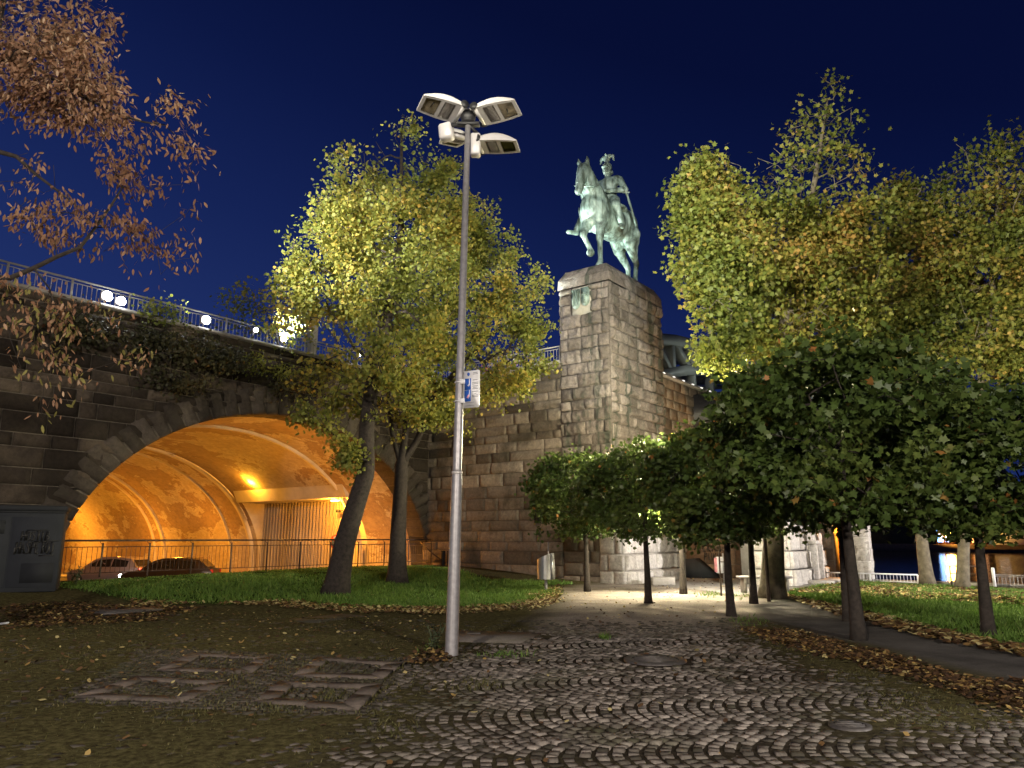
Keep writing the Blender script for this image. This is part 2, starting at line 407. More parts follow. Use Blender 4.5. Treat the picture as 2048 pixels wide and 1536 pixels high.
# ------------------------------------------------------------------ tunnel interior (same viaduct)
m, nt, b = newmat('peeling_plaster'); b.inputs['Roughness'].default_value = .85
p = wpos(nt, (.55, .55, 1.)); n1 = noise_tex(nt, 1.1, 11, .74, p, .35); n2 = noise_tex(nt, .30, 2, .5, p); n3 = noise_tex(nt, 7, 6, .7, p)
mm = nt.nodes.new('ShaderNodeMath'); mm.operation = 'MULTIPLY_ADD'; mm.inputs[1].default_value = .9; nt.links.new(n2.outputs[0], mm.inputs[0]); nt.links.new(n1.outputs[0], mm.inputs[2])
c1 = ramp(nt, [(.66, (.42, .31, .20)), (.86, (.36, .25, .155)), (.925, (.31, .205, .125)), (.955, (.54, .46, .35)), (.975, (.58, .50, .39)), (1., (.47, .38, .27))], mm.outputs[0])
c2 = ramp(nt, [(.3, (.7,)*3), (.75, (1.15,)*3)], n3.outputs[0]); c = mix(nt, c1.outputs[0], c2.outputs[0], 1., 'MULTIPLY')
nt.links.new(c, b.inputs['Base Color']); bump(nt, b, n1.outputs[0], .25, .05); M['plaster'] = m
M['smooth_concrete'] = simple('smooth_concrete', (.55, .48, .38), .8, 0, .15, 1.5, .1)
RZ = -.85; TL = 42.; N0, N1 = float(np.dot(on_plane(712, 1000, INNER-U*.8, U)-INNER, V)), float(np.dot(on_plane(494, 1000, INNER-U*.8, U)-INNER, V)); NH = 3.25; HH = 3.75
def TP(s, t, z): return INNER-U*s+V*t+ZUP*z
prof = []
for z in np.linspace(RZ, EZ, 4): prof.append((EC-EA, z))
for a in np.linspace(0, math.pi, 41)[1:]:
    prof.append((EC-EA*math.cos(a), EZ+EB*math.sin(a)))
for z in np.linspace(EZ, RZ, 4)[1:]: prof.append((EC+EA, z))
prof = np.array(prof)
aH = math.asin((HH-EZ)/EB); kH = 4+int(round(aH/(math.pi/40)))-1
HH = float(prof[kH, 1]); sH = float(prof[kH, 0])
mb = MB(); tt = np.concatenate([[.9], np.linspace(1.5, N0, 4), np.linspace(N0, N1, 9)[1:], np.linspace(N1, TL, 20)[1:]])
G = np.array([[TP(q[0], t, q[1]) for q in prof] for t in tt]); Fc = []; n = len(prof)
for i in range(len(tt)-1):
    for j in range(n-1):
        if N0-.01 <= tt[i] < N1-.01 and j < kH: continue
        Fc.append((i*n+j, i*n+j+1, (i+1)*n+j+1, (i+1)*n+j))
mb.add(G.reshape(-1, 3), Fc); mb.build('tunnel_vault', M['plaster'], bridge, smooth=True)
mb = MB(); ke = [TP(q[0], TL, q[1]) for q in prof]; mb.add(ke, [tuple(range(len(ke)))]); mb.build('tunnel_end', M['mortar'], bridge)
for t0, wd in ((N1+.35, .34), (20.5, .3), (3.9, .22), (21.6, .16), (13.9, .12)):
    mb = MB(); G = []
    for q in prof:
        nrm = np.array([EC-q[0], max(0., EZ-q[1])*0+(EZ-q[1] if q[1] > EZ else 0)]); nrm = nrm/(np.linalg.norm(nrm)+1e-9)
        A = TP(q[0], t0, q[1]); d = -U*nrm[0]+ZUP*nrm[1]
        G.append([A-d*.05, A+d*.10, A+d*.10+V*wd, A-d*.05+V*wd])
    mb.grid(np.array(G)); mb.build('vault_rib', M['smooth_concrete'], bridge)
# recess with the ribbed gate
BD = -.38
mb = MB()
sJ = prof[:kH+1]
for t in (N0, N1):
    P_ = [TP(q[0], t, q[1]) for q in sJ]+[TP(BD, t, HH), TP(BD, t, RZ)]
    mb.add(P_, [tuple(range(len(P_))) if t == N0 else tuple(range(len(P_)))[::-1]])
sf = sH-.25; sE = EC-ell_s(NH)
for t in (N0, N1):
    kk_ = [q for q in prof[:kH+1] if q[1] > NH+.02]; P_ = [TP(sE, t, NH)]+[TP(q[0], t, q[1]) for q in kk_]+[TP(sf, t, NH)]; mb.add(P_, [tuple(range(len(P_)))])
mb.add([TP(sf, N0, NH), TP(sf, N1, NH), TP(BD, N1, NH), TP(BD, N0, NH)], [(0, 1, 2, 3)])
mb.add([TP(sH, N0, HH), TP(sH, N1, HH), TP(sf, N1, NH), TP(sf, N0, NH)], [(0, 1, 2, 3)])
mb.build('recess', M['smooth_concrete'], bridge)
mb = MB(); k = 25; ng_ = N1-(N1-N0)*.74; ts = np.linspace(ng_, N1, k*4+1); G = [[TP(BD+.12, N0, RZ), TP(BD+.12, N0, NH+.1)], [TP(BD+.12, ng_, RZ), TP(BD+.12, ng_, NH+.1)]]
for i, t in enumerate(ts): d = (0, .16, .16, 0)[i % 4]; G.append([TP(BD+d, t, RZ), TP(BD+d, t, NH+.1)])
for i in range(len(G)-1): mb.grid(np.array(G[i:i+2]), .9 if i < 2 or (i-2) % 4 == 1 else (.05 if (i-2) % 4 == 3 else .35))  # grooves and flanks tinted darker: shade between the ribs put into the colour
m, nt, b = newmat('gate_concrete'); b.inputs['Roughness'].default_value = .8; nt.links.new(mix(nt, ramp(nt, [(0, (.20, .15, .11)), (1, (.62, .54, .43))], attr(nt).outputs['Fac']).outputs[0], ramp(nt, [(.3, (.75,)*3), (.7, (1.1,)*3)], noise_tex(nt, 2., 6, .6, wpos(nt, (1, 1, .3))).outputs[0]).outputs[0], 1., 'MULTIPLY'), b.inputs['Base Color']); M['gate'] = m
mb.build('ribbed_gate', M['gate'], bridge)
mb = MB(); mb.tube([TP(.02, 34, 2.55), TP(.02, 16.4, 2.55), TP(.06, 13.2, 2.45)], .035, 6)
pts = []
for a in np.linspace(.42, 1.25, 24): pts.append(TP(EC-(EA-.09)*math.cos(a), N1+.2, EZ+(EB-.09)*math.sin(a)))
mb.tube(pts, .035, 6); mb.build('conduit', M['smooth_concrete'], bridge)
# road in the tunnel and its pavement edge
m, nt, b = newmat('asphalt'); b.inputs['Roughness'].default_value = .8
p = wpos(nt); n1 = noise_tex(nt, 60, 3, .6, p); n2 = noise_tex(nt, .8, 4, .6, p)
c = mix(nt, ramp(nt, [(.3, (.035, .034, .033)), (.7, (.075, .072, .07))], n1.outputs[0]).outputs[0], ramp(nt, [(.3, (.7,)*3), (.7, (1.3,)*3)], n2.outputs[0]).outputs[0], 1., 'MULTIPLY')
nt.links.new(c, b.inputs['Base Color']); bump(nt, b, n1.outputs[0], .3, .01); M['asphalt'] = m
mb = MB(); mb.add([TP(-1.4, -.56, RZ), TP(SL, -.56, RZ), TP(SL, TL, RZ), TP(-1.4, TL, RZ)], [(0, 3, 2, 1)]); struct(mb.build('road', M['asphalt']))
mb = MB(); mb.box(TP(1.0, 21, RZ+.06), (2.0, 41, .12), np.array([U, V, ZUP]), bev=.02); struct(mb.build('pavement', M['concrete']))
# sodium lamps
def tunnel_lamp(s, t, z, label):
    r = thing('tunnel_lamp', label, 'lamp', TP(s, t, z), 'sodium lamps in the road tunnel')
    MB().box(TP(s, t, z+.05), (.16, .55, .07), np.array([U, V, ZUP]), bev=.03).build('housing', M['lamp_shell'], r)
    MB().box(TP(s, t, z-.005), (.14, .5, .05), np.array([U, V, ZUP]), bev=.02).build('diffuser', M['sodiumglow'], r)
tN = N0+(N1-N0)*.14
tunnel_lamp(sf-.35, tN, NH-.09, 'glowing lamp under the concrete lintel over the ribbed gate')
lamp('sodium_light', 'POINT', TP(sf-.35, tN, NH-.3), 900, SOD, .12)
lamp('sodium_light', 'POINT', TP(sH+.45, N1-(N1-N0)*.25, HH+.25), 300, (1., .42, .03), .12)
lamp('sodium_light', 'POINT', TP(2.4, N1+3.2, 1.2), 330, SOD, .2)
lamp('sodium_light', 'POINT', TP(2.4, 21., 1.0), 450, SOD, .2)
lamp('sodium_light', 'POINT', TP(3., 30., 1.4), 950, SOD, .2)
lamp('sodium_light', 'POINT', TP(2.6, 2.9, .6), 330, SOD, .2)
lamp('sodium_light', 'POINT', TP(6.0, .75, 3.0), 150, SOD, .2)  # unseen light in the arch mouth, added to tint lawn and soffit
# ------------------------------------------------------------------ statue pedestal
PW, PD, PT = 2.12, 4.3, 11.62
UV = np.array([U, V, ZUP])
ped = thing('statue_pedestal', 'tall rough stone pedestal carrying the green rider, at the corner of the wall', 'pedestal', CORNER)
mb = MB()
LZ = 2.25
stones(mb, CORNER+U*.0, V, -U, PW, LZ, PT-.75, ch=(.36, .52), sw=(.5, 1.05), amp=.2, seed=21, cell=.075, proud=.02,
       drop=lambda s, z: .72 < s < 1.56 and 9.72 < z < 10.85)
stones(mb, CORNER+V*.0, U, -V, PD, LZ, PT-.75, ch=(.36, .52), sw=(.6, 1.2), amp=.2, seed=22, cell=.08, proud=.02)
stones(mb, CORNER+V*PW, U, V, PD, TOP, PT-.75, ch=(.36, .52), sw=(.6, 1.2), amp=.10, seed=23, cell=.2)
stones(mb, CORNER+U*PD, V, U, PW, TOP-.5, PT-.75, ch=(.36, .52), sw=(.6, 1.2), amp=.10, seed=24, cell=.2)
mb.box(CORNER+V*PW/2+U*PD/2+ZUP*(PT/2-.8), (PD+.02, PW+.02, PT-.3), UV, tint=.0); mb.build('shaft', M['pedestal'], ped)
# capping courses, chamfered
mb = MB()
def capring(z0, z1, g0, g1, sd):
    r = random.Random(sd)
    for (O, D, Nn, L) in ((CORNER, V, -U, PW), (CORNER, U, -V, PD), (CORNER+V*PW, U, V, PD), (CORNER+U*PD, V, U, PW)):
        s = -.0; cuts = [0.]
        while cuts[-1] < L-.7: cuts.append(cuts[-1]+r.uniform(.6, .95))
        cuts[-1] = L if L-cuts[-1] < .35 else cuts[-1]
        if cuts[-1] < L: cuts.append(L)
        for a, b in zip(cuts[:-1], cuts[1:]):
            G = []; o2 = r.uniform(0, 50)
            aa = a-(g0 if a == 0 else 0); bb = b+(g0 if b == L else 0); a2 = a-(g1 if a == 0 else 0); b2 = b+(g1 if b == L else 0)
            for k in range(5):
                q = k/4; g = g0+(g1-g0)*q; row = []
                for j in range(6):
                    s = (aa+(a2-aa)*q)+((bb-aa)+((b2-a2)-(bb-aa))*q)*j/5
                    d = g+(.0 if k in (0, 4) or j in (0, 5) else .03+.03*mnoise.noise((s*4+o2, q*2, o2)))
                    row.append(O+D*s+Nn*d+ZUP*(z0+(z1-z0)*q))
                G.append(row)
            mb.grid(np.array(G), r.random())
capring(PT-.75, PT-.38, .07, .05, 1); capring(PT-.37, PT, .05, -.16, 2)
mb.add([CORNER+U*.14+V*.14+ZUP*PT, CORNER+U*(PD-.14)+V*.14+ZUP*PT, CORNER+U*(PD-.14)+V*(PW-.14)+ZUP*PT, CORNER+U*.14+V*(PW-.14)+ZUP*PT], [(0, 1, 2, 3)])
mb.build('capping', M['pedestal'], ped)
# bulging rusticated foot
mb = MB()
for k, (z0, z1, g) in enumerate(((-.1, .42, .42), (.42, .98, .36), (.98, 1.62, .28), (1.62, 2.25, .16))):
    stones(mb, CORNER+U*(-.05)-V*g-U*g*0, U, -V, PD+.15, z0, z1, ch=(z1-z0, z1-z0+.01), sw=(.45, .85), amp=.16, seed=31+k, cell=.1, proud=.08, dark=0)
    stones(mb, CORNER+V*(-g)-U*.03, V, -U, .62+g, z0, z1, ch=(z1-z0, z1-z0+.01), sw=(.5, .8), amp=.07, seed=41+k, cell=.1, proud=.02, dark=0)
    stones(mb, CORNER+U*(PD+.1)+V*(-g), V, U, 1.2+g, z0, z1, ch=(z1-z0, z1-z0+.01), sw=(.5, .8), amp=.16, seed=51+k, cell=.1, proud=.08, dark=0)
    mb.box(CORNER+U*(PD/2+.02)+V*(.3-g/2)+ZUP*((z0+z1)/2), (PD+.1, .6+g, z1-z0), UV, tint=.3)
mb.build('rustic_foot', M['white_stone'], ped)
mb = MB(); stones(mb, CORNER+V*.58, V, -U, PW-.58, -.2, LZ, seed=61, amp=.05, cell=.15, dark=.2); mb.build('lower_wall', M['wall'], ped)
# bronze
m, nt, b = newmat('verdigris_bronze'); b.inputs['Roughness'].default_value = .55; b.inputs['Metallic'].default_value = .15
tc = nt.nodes.new('ShaderNodeTexCoord'); n1 = noise_tex(nt, 1.6, 7, .65, tc.outputs['Object'], .5)
mp = nt.nodes.new('ShaderNodeMapping'); mp.inputs['Scale'].default_value = (5, 5, .8); nt.links.new(tc.outputs['Object'], mp.inputs[0]); n2 = noise_tex(nt, 1., 4, .6, mp.outputs[0])
c1 = ramp(nt, [(.34, (.05, .06, .05)), (.47, (.24, .33, .29)), (.7, (.48, .60, .53))], n1.outputs[0])
c2 = ramp(nt, [(.36, (.28, .28, .24)), (.56, (1.1, 1.1, 1.1))], n2.outputs[0])
nt.links.new(mix(nt, c1.outputs[0], c2.outputs[0], 1., 'MULTIPLY'), b.inputs['Base Color']); bump(nt, b, n1.outputs[0], .2, .03); M['bronze'] = m
M['plaque'] = simple('plaque_stone', (.40, .37, .30), .8, 0, .1)
# crest plaque: two shields
cr = thing('crest_plaque', 'square plaque with two green bronze shields high on the pedestal', 'plaque', CORNER+V*1.14+ZUP*10.28)
PO = CORNER+V*1.14+ZUP*10.28-U*.03
MB().box(PO+U*.02, (.1, .82, 1.1), UV, bev=.02).build('backplate', M['plaque'], cr)
def shield(cx, w2, h2, cz, pt):
    P_ = []
    for a in np.linspace(0, math.pi, 13):
        x = math.cos(a)*w2; z = -h2*.35-(h2*.55)*math.sin(a)**(1.0 if not pt else 1.35); P_.append((x, z))
    P_ = [(w2, h2)]+P_+[(-w2, h2)]
    return [PO-U*.04+V*(cx+q[0])+ZUP*(cz+q[1]) for q in P_]
sh1 = MB(); sh1.prism(shield(.205, .175, .40, .05, True), -U*.05)
for k in range(3):
    x = .205+(-.1, 0, .1)[k]; sh1.tube([PO-U*.12+V*(x+.03*math.sin(z*12+k))+ZUP*z for z in np.linspace(-.2, .45, 14)], .025, 5)
sh1.build('shield', M['bronze'], cr)
sh2 = MB(); sh2.prism(shield(-.2, .175, .38, .10, False), -U*.05)
q0 = PO-U*.12-V*.2+ZUP*.1
sh2.ball(q0, (.05, .06, .12), 8, 6, UV); sh2.ball(q0+ZUP*.15+V*.03, (.04, .05, .05), 8, 6, UV)
for sg in (-1, 1): sh2.tube([q0+ZUP*.05, q0+V*sg*.09+ZUP*.12, q0+V*sg*.13+ZUP*.0], [.04, .035, .015], 6)
sh2.tube([q0-ZUP*.1, q0-ZUP*.25], [.035, .06], 6); sh2.build('shield', M['bronze'], cr)
# ------------------------------------------------------------------ the rider
SS = 2.04; SB = CORNER+V*(PW/2)+U*2.15+ZUP*(PT+.10)
st = thing('equestrian_statue', 'weathered green bronze horse with a helmeted rider on the tall pedestal', 'statue', SB)
FX, LY = -U, -V            # forward, left of the horse
def W(p): p = np.asarray(p, float); return SB+SS*(FX*p[0]+LY*p[1]+ZUP*p[2])
def remesh(mb, name, parent, vox=.045, smooth=5, extra=None):
    o = mb.build(name+'_raw', M['bronze'], None)
    md = o.modifiers.new('r', 'REMESH'); md.mode = 'VOXEL'; md.voxel_size = vox; md.use_smooth_shade = True
    ms = o.modifiers.new('s', 'SMOOTH'); ms.iterations = smooth; ms.factor = .5
    dg = bpy.context.evaluated_depsgraph_get(); me = bpy.data.meshes.new_from_object(o.evaluated_get(dg))
    bpy.data.objects.remove(o); me.name = name
    loc = Vector(root_of(parent).location); me.transform(Matrix.Translation(-loc))
    me.polygons.foreach_set('use_smooth', np.ones(len(me.polygons), bool)); me.materials.clear()
    return link_mesh(name, me, M['bronze'], parent)
def cap(mb, p0, p1, r0, r1): mb.capsule(W(p0), W(p1), r0*SS, r1*SS, 14)
def bal(mb, c, r): mb.ball(W(c), np.array(r)*SS, 16, 12, np.array([FX, LY, ZUP]))
h = MB()
bal(h, (.42, 0, 1.22), (.42, .28, .40)); bal(h, (0, 0, 1.2), (.62, .30, .36)); bal(h, (-.52, 0, 1.32), (.44, .31, .37)); bal(h, (-.62, .13, 1.12), (.3, .17, .36)); bal(h, (-.62, -.13, 1.12), (.3, .17, .36))
for y in (.14, -.14): bal(h, (.58, y, 1.18), (.24, .15, .34))
bal(h, (.76, 0, 1.27), (.15, .2, .26))
cap(h, (.5, 0, 1.4), (.78, 0, 1.72), .27, .20); cap(h, (.78, 0, 1.72), (.93, 0, 1.97), .20, .135); cap(h, (.45, 0, 1.6), (.86, 0, 2.04), .08, .06)
cap(h, (.96, 0, 1.97), (1.07, 0, 1.70), .125, .10); cap(h, (1.07, 0, 1.70), (1.15, 0, 1.46), .10, .078); bal(h, (.97, 0, 1.78), (.12, .085, .15)); bal(h, (1.17, 0, 1.42), (.085, .075, .07))
for y in (.085, -.085):
    bal(h, (1.03, y*.95, 1.88), (.05, .04, .045))
    cap(h, (.93, y*.8, 2.03), (.97, y*1.15, 2.13), .05, .045); cap(h, (.97, y*1.15, 2.13), (.99, y*1.1, 2.22), .045, .012)
# standing left fore, lifted right fore
cap(h, (.6, .15, 1.05), (.66, .15, .62), .125, .075); bal(h, (.665, .15, .6), (.075, .07, .09)); cap(h, (.66, .15, .58), (.66, .15, .2), .055, .048); bal(h, (.665, .15, .17), (.065, .06, .065)); cap(h, (.67, .15, .16), (.70, .15, .07), .05, .06); cap(h, (.70, .15, .06), (.71, .15, .02), .08, .09)
cap(h, (.64, -.13, 1.05), (.85, -.10, .70), .12, .075); bal(h, (.86, -.10, .69), (.08, .07, .08)); cap(h, (.86, -.10, .68), (.74, -.02, .40), .055, .048); bal(h, (.73, -.02, .38), (.06, .06, .06)); cap(h, (.73, -.01, .37), (.80, .02, .31), .06, .07); cap(h, (.80, .02, .31), (.83, .03, .29), .08, .08)
# hind legs
cap(h, (-.6, .16, 1.1), (-.52, .17, .86), .2, .125); cap(h, (-.52, .17, .86), (-.78, .17, .54), .115, .062); bal(h, (-.79, .17, .53), (.07, .06, .08)); cap(h, (-.78, .17, .52), (-.70, .17, .19), .055, .05); bal(h, (-.70, .17, .17), (.065, .06, .06)); cap(h, (-.69, .17, .15), (-.65, .17, .07), .05, .06); cap(h, (-.65, .17, .05), (-.64, .17, .02), .08, .09)
cap(h, (-.66, -.16, 1.1), (-.68, -.17, .86), .2, .12); cap(h, (-.68, -.17, .86), (-1.02, -.15, .58), .11, .062); bal(h, (-1.03, -.15, .57), (.07, .06, .08)); cap(h, (-1.02, -.15, .55), (-1.06, -.15, .2), .055, .05); cap(h, (-1.06, -.15, .18), (-1.02, -.15, .07), .05, .06); cap(h, (-1.02, -.15, .05), (-1.0, -.15, .02), .08, .09)
cap(h, (-.92, 0, 1.45), (-1.06, 0, 1.2), .07, .09); cap(h, (-1.06, 0, 1.2), (-1.08, 0, .75), .09, .05)
remesh(h, 'horse', st)
r_ = MB()
cap(r_, (-.04, 0, 1.62), (-.03, 0, 1.80), .17, .155); cap(r_, (-.03, 0, 1.80), (-.01, 0, 2.02), .155, .175); bal(r_, (.0, 0, 2.02), (.14, .22, .16)); cap(r_, (-.02, .19, 2.1), (-.02, -.19, 2.1), .09, .09)
cap(r_, (.0, 0, 2.12), (.02, 0, 2.27), .07, .065); bal(r_, (.045, 0, 2.33), (.10, .085, .13)); bal(r_, (.125, 0, 2.32), (.035, .022, .03)); bal(r_, (.115, 0, 2.27), (.03, .06, .022))
for sg in (1, -1):
    kn = (.27, .30*sg, 1.40) if sg > 0 else (.36, -.36, 1.36); an = (.16, .37, 1.02) if sg > 0 else (.46, -.50, 1.0); to = (.34, .42, .93) if sg > 0 else (.64, -.58, .94)
    cap(r_, (0, sg*.12, 1.64), kn, .125, .10); cap(r_, kn, an, .088, .062); cap(r_, (an[0]-.02, an[1], an[2]-.04), to, .05, .042)
# left forearm across the belt, right arm holding the reins
cap(r_, (-.02, .25, 2.08), (-.05, .35, 1.84), .075, .065); cap(r_, (-.05, .35, 1.84), (.22, .10, 1.78), .06, .045); bal(r_, (.25, .06, 1.78), (.05, .05, .04))
cap(r_, (-.02, -.25, 2.08), (-.02, -.33, 1.84), .075, .065); cap(r_, (-.02, -.33, 1.84), (.26, -.08, 1.76), .06, .045); bal(r_, (.29, -.03, 1.76), (.05, .05, .04))
rider = remesh(r_, 'rider', st, .032, 4)
hm = MB(); bal(hm, (.03, 0, 2.40), (.115, .10, .11)); bal(hm, (.13, 0, 2.375), (.06, .085, .012)); bal(hm, (-.09, 0, 2.33), (.05, .075, .06)); remesh(hm, 'helmet', st, .028, 3)
eg = MB(); cap(eg, (.03, 0, 2.49), (.05, 0, 2.64), .045, .026); bal(eg, (.07, 0, 2.67), (.035, .024, .024))
for sg in (1, -1): eg.tube([W((.03, sg*.02, 2.54)), W((.03, sg*.07, 2.645)), W((.02, sg*.13, 2.62)), W((.02, sg*.155, 2.51))], np.array([.035, .046, .04, .014])*SS, 8)
remesh(eg, 'helmet_eagle', st, .026, 1)
MB().tube([W((-.02, .40, 1.72)), W((-.16, .43, 1.40)), W((-.30, .44, 1.12))], np.array([.022, .022, .016])*SS, 8).build('sword', M['bronze'], st)
q = MB(); q.tube([W((0, .40, 1.70)), W((.08, .40, 1.84))], .018*SS, 8); q.ball(W((.085, .40, 1.85)), .03*SS, 8, 6); q.tube([W((.05, .34, 1.74)), W((-.03, .46, 1.74))], .016*SS, 6); q.build('sword_hilt', M['bronze'], st)
q = MB()
for sg in (1, -1): q.tube([W((1.1, sg*.085, 1.55)), W((.85, sg*.17, 1.60)), W((.55, sg*.14, 1.70)), W((.3, sg*.03, 1.76))], .014*SS, 6)
q.tube([W((1.12, .1, 1.58)), W((1.2, 0, 1.60)), W((1.12, -.1, 1.58))], .012*SS, 6); q.tube([W((1.03, .11, 1.62)), W((.92, .11, 1.98)), W((.92, -.11, 1.98)), W((1.03, -.11, 1.62))], .012*SS, 6)
q.build('bridle', M['bronze'], st)
q = MB()
for k in range(2):
    a = (0, .12)[k]; th = np.linspace(0, 2*np.pi, 25); q.tube([W((.72+.10*math.sin(t)*0-.1*k, .27*math.cos(t), 1.28-.28*math.sin(t)*(1 if k == 0 else .8))) for t in np.linspace(-.2, math.pi+.2, 14)], .014*SS, 6)
q.build('breast_strap', M['bronze'], st)
q = MB(); bal(q, (-.12, 0, 1.52), (.34, .31, .09)); bal(q, (-.28, 0, 1.62), (.08, .2, .07)); q.build('saddle_cloth', M['bronze'], st, True)
MB().box(SB-ZUP*.05, (3.6, 1.5, .1), UV, bev=.02).build('base_plate', M['bronze'], st)
# ------------------------------------------------------------------ ground
def pip(P, poly):
    x, y = P[:, 0], P[:, 1]; inside = np.zeros(len(P), bool); n = len(poly); j = n-1
    for i in range(n):
        xi, yi = poly[i]; xj, yj = poly[j]
        c = ((yi > y) != (yj > y)) & (x < (xj-xi)*(y-yi)/((yj-yi) or 1e-9)+xi); inside ^= c; j = i
    return inside
def sdist(P, poly):
    d = np.full(len(P), 1e9); n = len(poly)
    for i in range(n):
        a = np.array(poly[i]); b = np.array(poly[(i+1) % n]); e = b-a; w_ = P-a
        t = np.clip((w_@e)/(e@e+1e-12), 0, 1); d = np.minimum(d, np.linalg.norm(w_-t[:, None]*e, axis=1))
    return np.where(pip(P, poly), d, -d)
def gpoly(pts): return [tuple(ground(*p)[:2]) for p in pts]
def soft(P, poly, w): return np.clip(.5+sdist(P, poly)/w, 0, 1)
_t = np.array([[math.sin(i*12.9898)*43758.5453 % 1 for i in range(256)]]).ravel()
def vnoise(x, y, s, seed=0.):
    out = np.empty(len(x))
    for i in range(len(x)): out[i] = mnoise.noise((x[i]*s+seed, y[i]*s-seed, seed))
    return out
Z_LAWN = gpoly([(115, 1172), (300, 1186), (420, 1192), (560, 1204), (720, 1216), (900, 1219), (1030, 1212), (1112, 1194), (1118, 1182), (1070, 1172), (1150, 1168), (1125, 1163), (980, 1146), (850, 1130), (640, 1135), (120, 1164)])
Z_LAWN += []
Z_PATH = gpoly([(1128, 1176), (1118, 1200), (1085, 1240), (1100, 1262), (1240, 1272), (1440, 1262), (1470, 1236), (1560, 1240), (1570, 1215), (1530, 1196), (1440, 1190), (1340, 1170), (1220, 1166)])
Z_ASPH = gpoly([(1500, 1212), (1560, 1196), (1600, 1203), (1700, 1228), (1850, 1268), (2060, 1310), (2700, 1438), (2700, 1520), (2060, 1372), (1900, 1335), (1740, 1290), (1600, 1262), (1530, 1240)])
Z_PAVE = gpoly([(1320, 1172), (1420, 1182), (1470, 1190), (1545, 1185), (1580, 1178), (1660, 1172), (1640, 1158), (1560, 1150), (1330, 1150)])
Z_RLAWN = gpoly([(1560, 1187), (1640, 1174), (1700, 1163), (2100, 1186), (2700, 1220), (2700, 1425), (2000, 1296), (1850, 1262), (1700, 1222), (1620, 1204)])
Z_COB = gpoly([(560, 1560), (800, 1478), (880, 1400), (820, 1340), (930, 1296), (1030, 1270), (1130, 1262), (1300, 1264), (1450, 1256), (1520, 1285), (1620, 1330), (1760, 1400), (1800, 1470), (2080, 1440), (2080, 1560)])
Z_LEAF = gpoly([(1470, 1256), (1600, 1262), (1690, 1288), (1740, 1300), (1880, 1340), (2060, 1385), (2060, 1420), (1900, 1390), (1760, 1345), (1620, 1310), (1520, 1280)])
aa = np.concatenate([np.linspace(-90, -27, 16), np.arange(-26.5, 6.7, .14)]); bb = np.concatenate([np.linspace(-110, -34, 16), np.arange(-33, -.5, .14)])
A, B = np.meshgrid(aa, bb, indexing='ij'); XY = INNER[None, None, :2]+A[..., None]*U[:2]+B[..., None]*V[:2]
Pg = XY.reshape(-1, 2); X_, Y_ = Pg[:, 0], Pg[:, 1]
nz1 = vnoise(X_, Y_, .9, 3.); nz2 = vnoise(X_, Y_, 3.1, 9.)
def masks(P, n1, n2):
    Q = P+np.stack([n1, n2], 1)*.18
    return dict(lawn=soft(Q, Z_LAWN, .5), path=soft(Q, Z_PATH, 1.0), asph=soft(Q, Z_ASPH, .5), pave=soft(Q, Z_PAVE, .25), rl=soft(Q, Z_RLAWN, .5), cob=soft(Q, Z_COB, 1.5), leaf=soft(Q, Z_LEAF, .8))
mk_ = masks(Pg, nz1, nz2)
near = (Y_ < 15.2)
allm = np.clip(1-mk_['cob'], 0, 1)
moss = np.clip(1-mk_['cob'], 0, 1)*near
zg = gz(X_, Y_)+np.where(near, -.012+np.clip(moss+nz1*.35, 0, 1)*(.0195+.018*nz2)*(1-mk_['path']), .01*nz2+.02*nz1)
zg += .02*mk_['lawn']*nz2
fr_all0 = gpoly([(120, 1402), (300, 1296), (820, 1318), (740, 1430)]); hop0 = soft(Pg, fr_all0, .25); zg = zg*(1-hop0)+hop0*(-.028+.006*nz2)
Gd = np.concatenate([XY, zg.reshape(A.shape)[..., None]], -1)
mb = MB(); mb.grid(Gd)
me = raw_mesh('ground', np.vstack(mb.v), mb.l, mb.t, None, True)
me.flip_normals() if False else None
def vcol(me, name, arr):
    a = me.attributes.new(name, 'FLOAT', 'POINT'); a.data.foreach_set('value', np.ascontiguousarray(arr, np.float32))
vcol(me, 'lawn', np.maximum(mk_['lawn'], mk_['rl'])); vcol(me, 'path', mk_['path']); vcol(me, 'asph', mk_['asph']); vcol(me, 'pave', mk_['pave']); vcol(me, 'moss', allm)
m, nt, b = newmat('ground_soil'); b.inputs['Roughness'].default_value = 1.; b.inputs['Specular IOR Level'].default_value = .0
p = wpos(nt); n1 = noise_tex(nt, 14, 8, .7, p); n2 = noise_tex(nt, 1.1, 6, .6, p); n3 = noise_tex(nt, 90, 3, .7, p)
soil = ramp(nt, [(.3, (.018, .015, .011)), (.6, (.045, .037, .028)), (.8, (.085, .07, .055))], n1.outputs[0])
mossc = ramp(nt, [(.28, (.016, .013, .008)), (.45, (.060, .052, .025)), (.6, (.105, .095, .042)), (.75, (.17, .125, .08))], n1.outputs[0])
mossm = nt.nodes.new('ShaderNodeMath'); mossm.operation = 'MULTIPLY_ADD'; mossm.use_clamp = True; mossm.inputs[1].default_value = 1.2; am = attr(nt, 'moss')
sub = nt.nodes.new('ShaderNodeMath'); sub.operation = 'MULTIPLY_ADD'; sub.inputs[1].default_value = 1.6; sub.inputs[2].default_value = -.85; nt.links.new(n2.outputs[0], sub.inputs[0])
nt.links.new(am.outputs['Fac'], mossm.inputs[0]); nt.links.new(sub.outputs[0], mossm.inputs[2])
c = mix(nt, soil.outputs[0], mossc.outputs[0], mossm.outputs[0])
n4 = noise_tex(nt, 30, 6, .75, p); grav = ramp(nt, [(.30, (.12, .10, .083)), (.5, (.30, .26, .22)), (.68, (.46, .41, .35))], n4.outputs[0]); gr2 = ramp(nt, [(.3, (.6,)*3), (.7, (1.2,)*3)], n2.outputs[0])
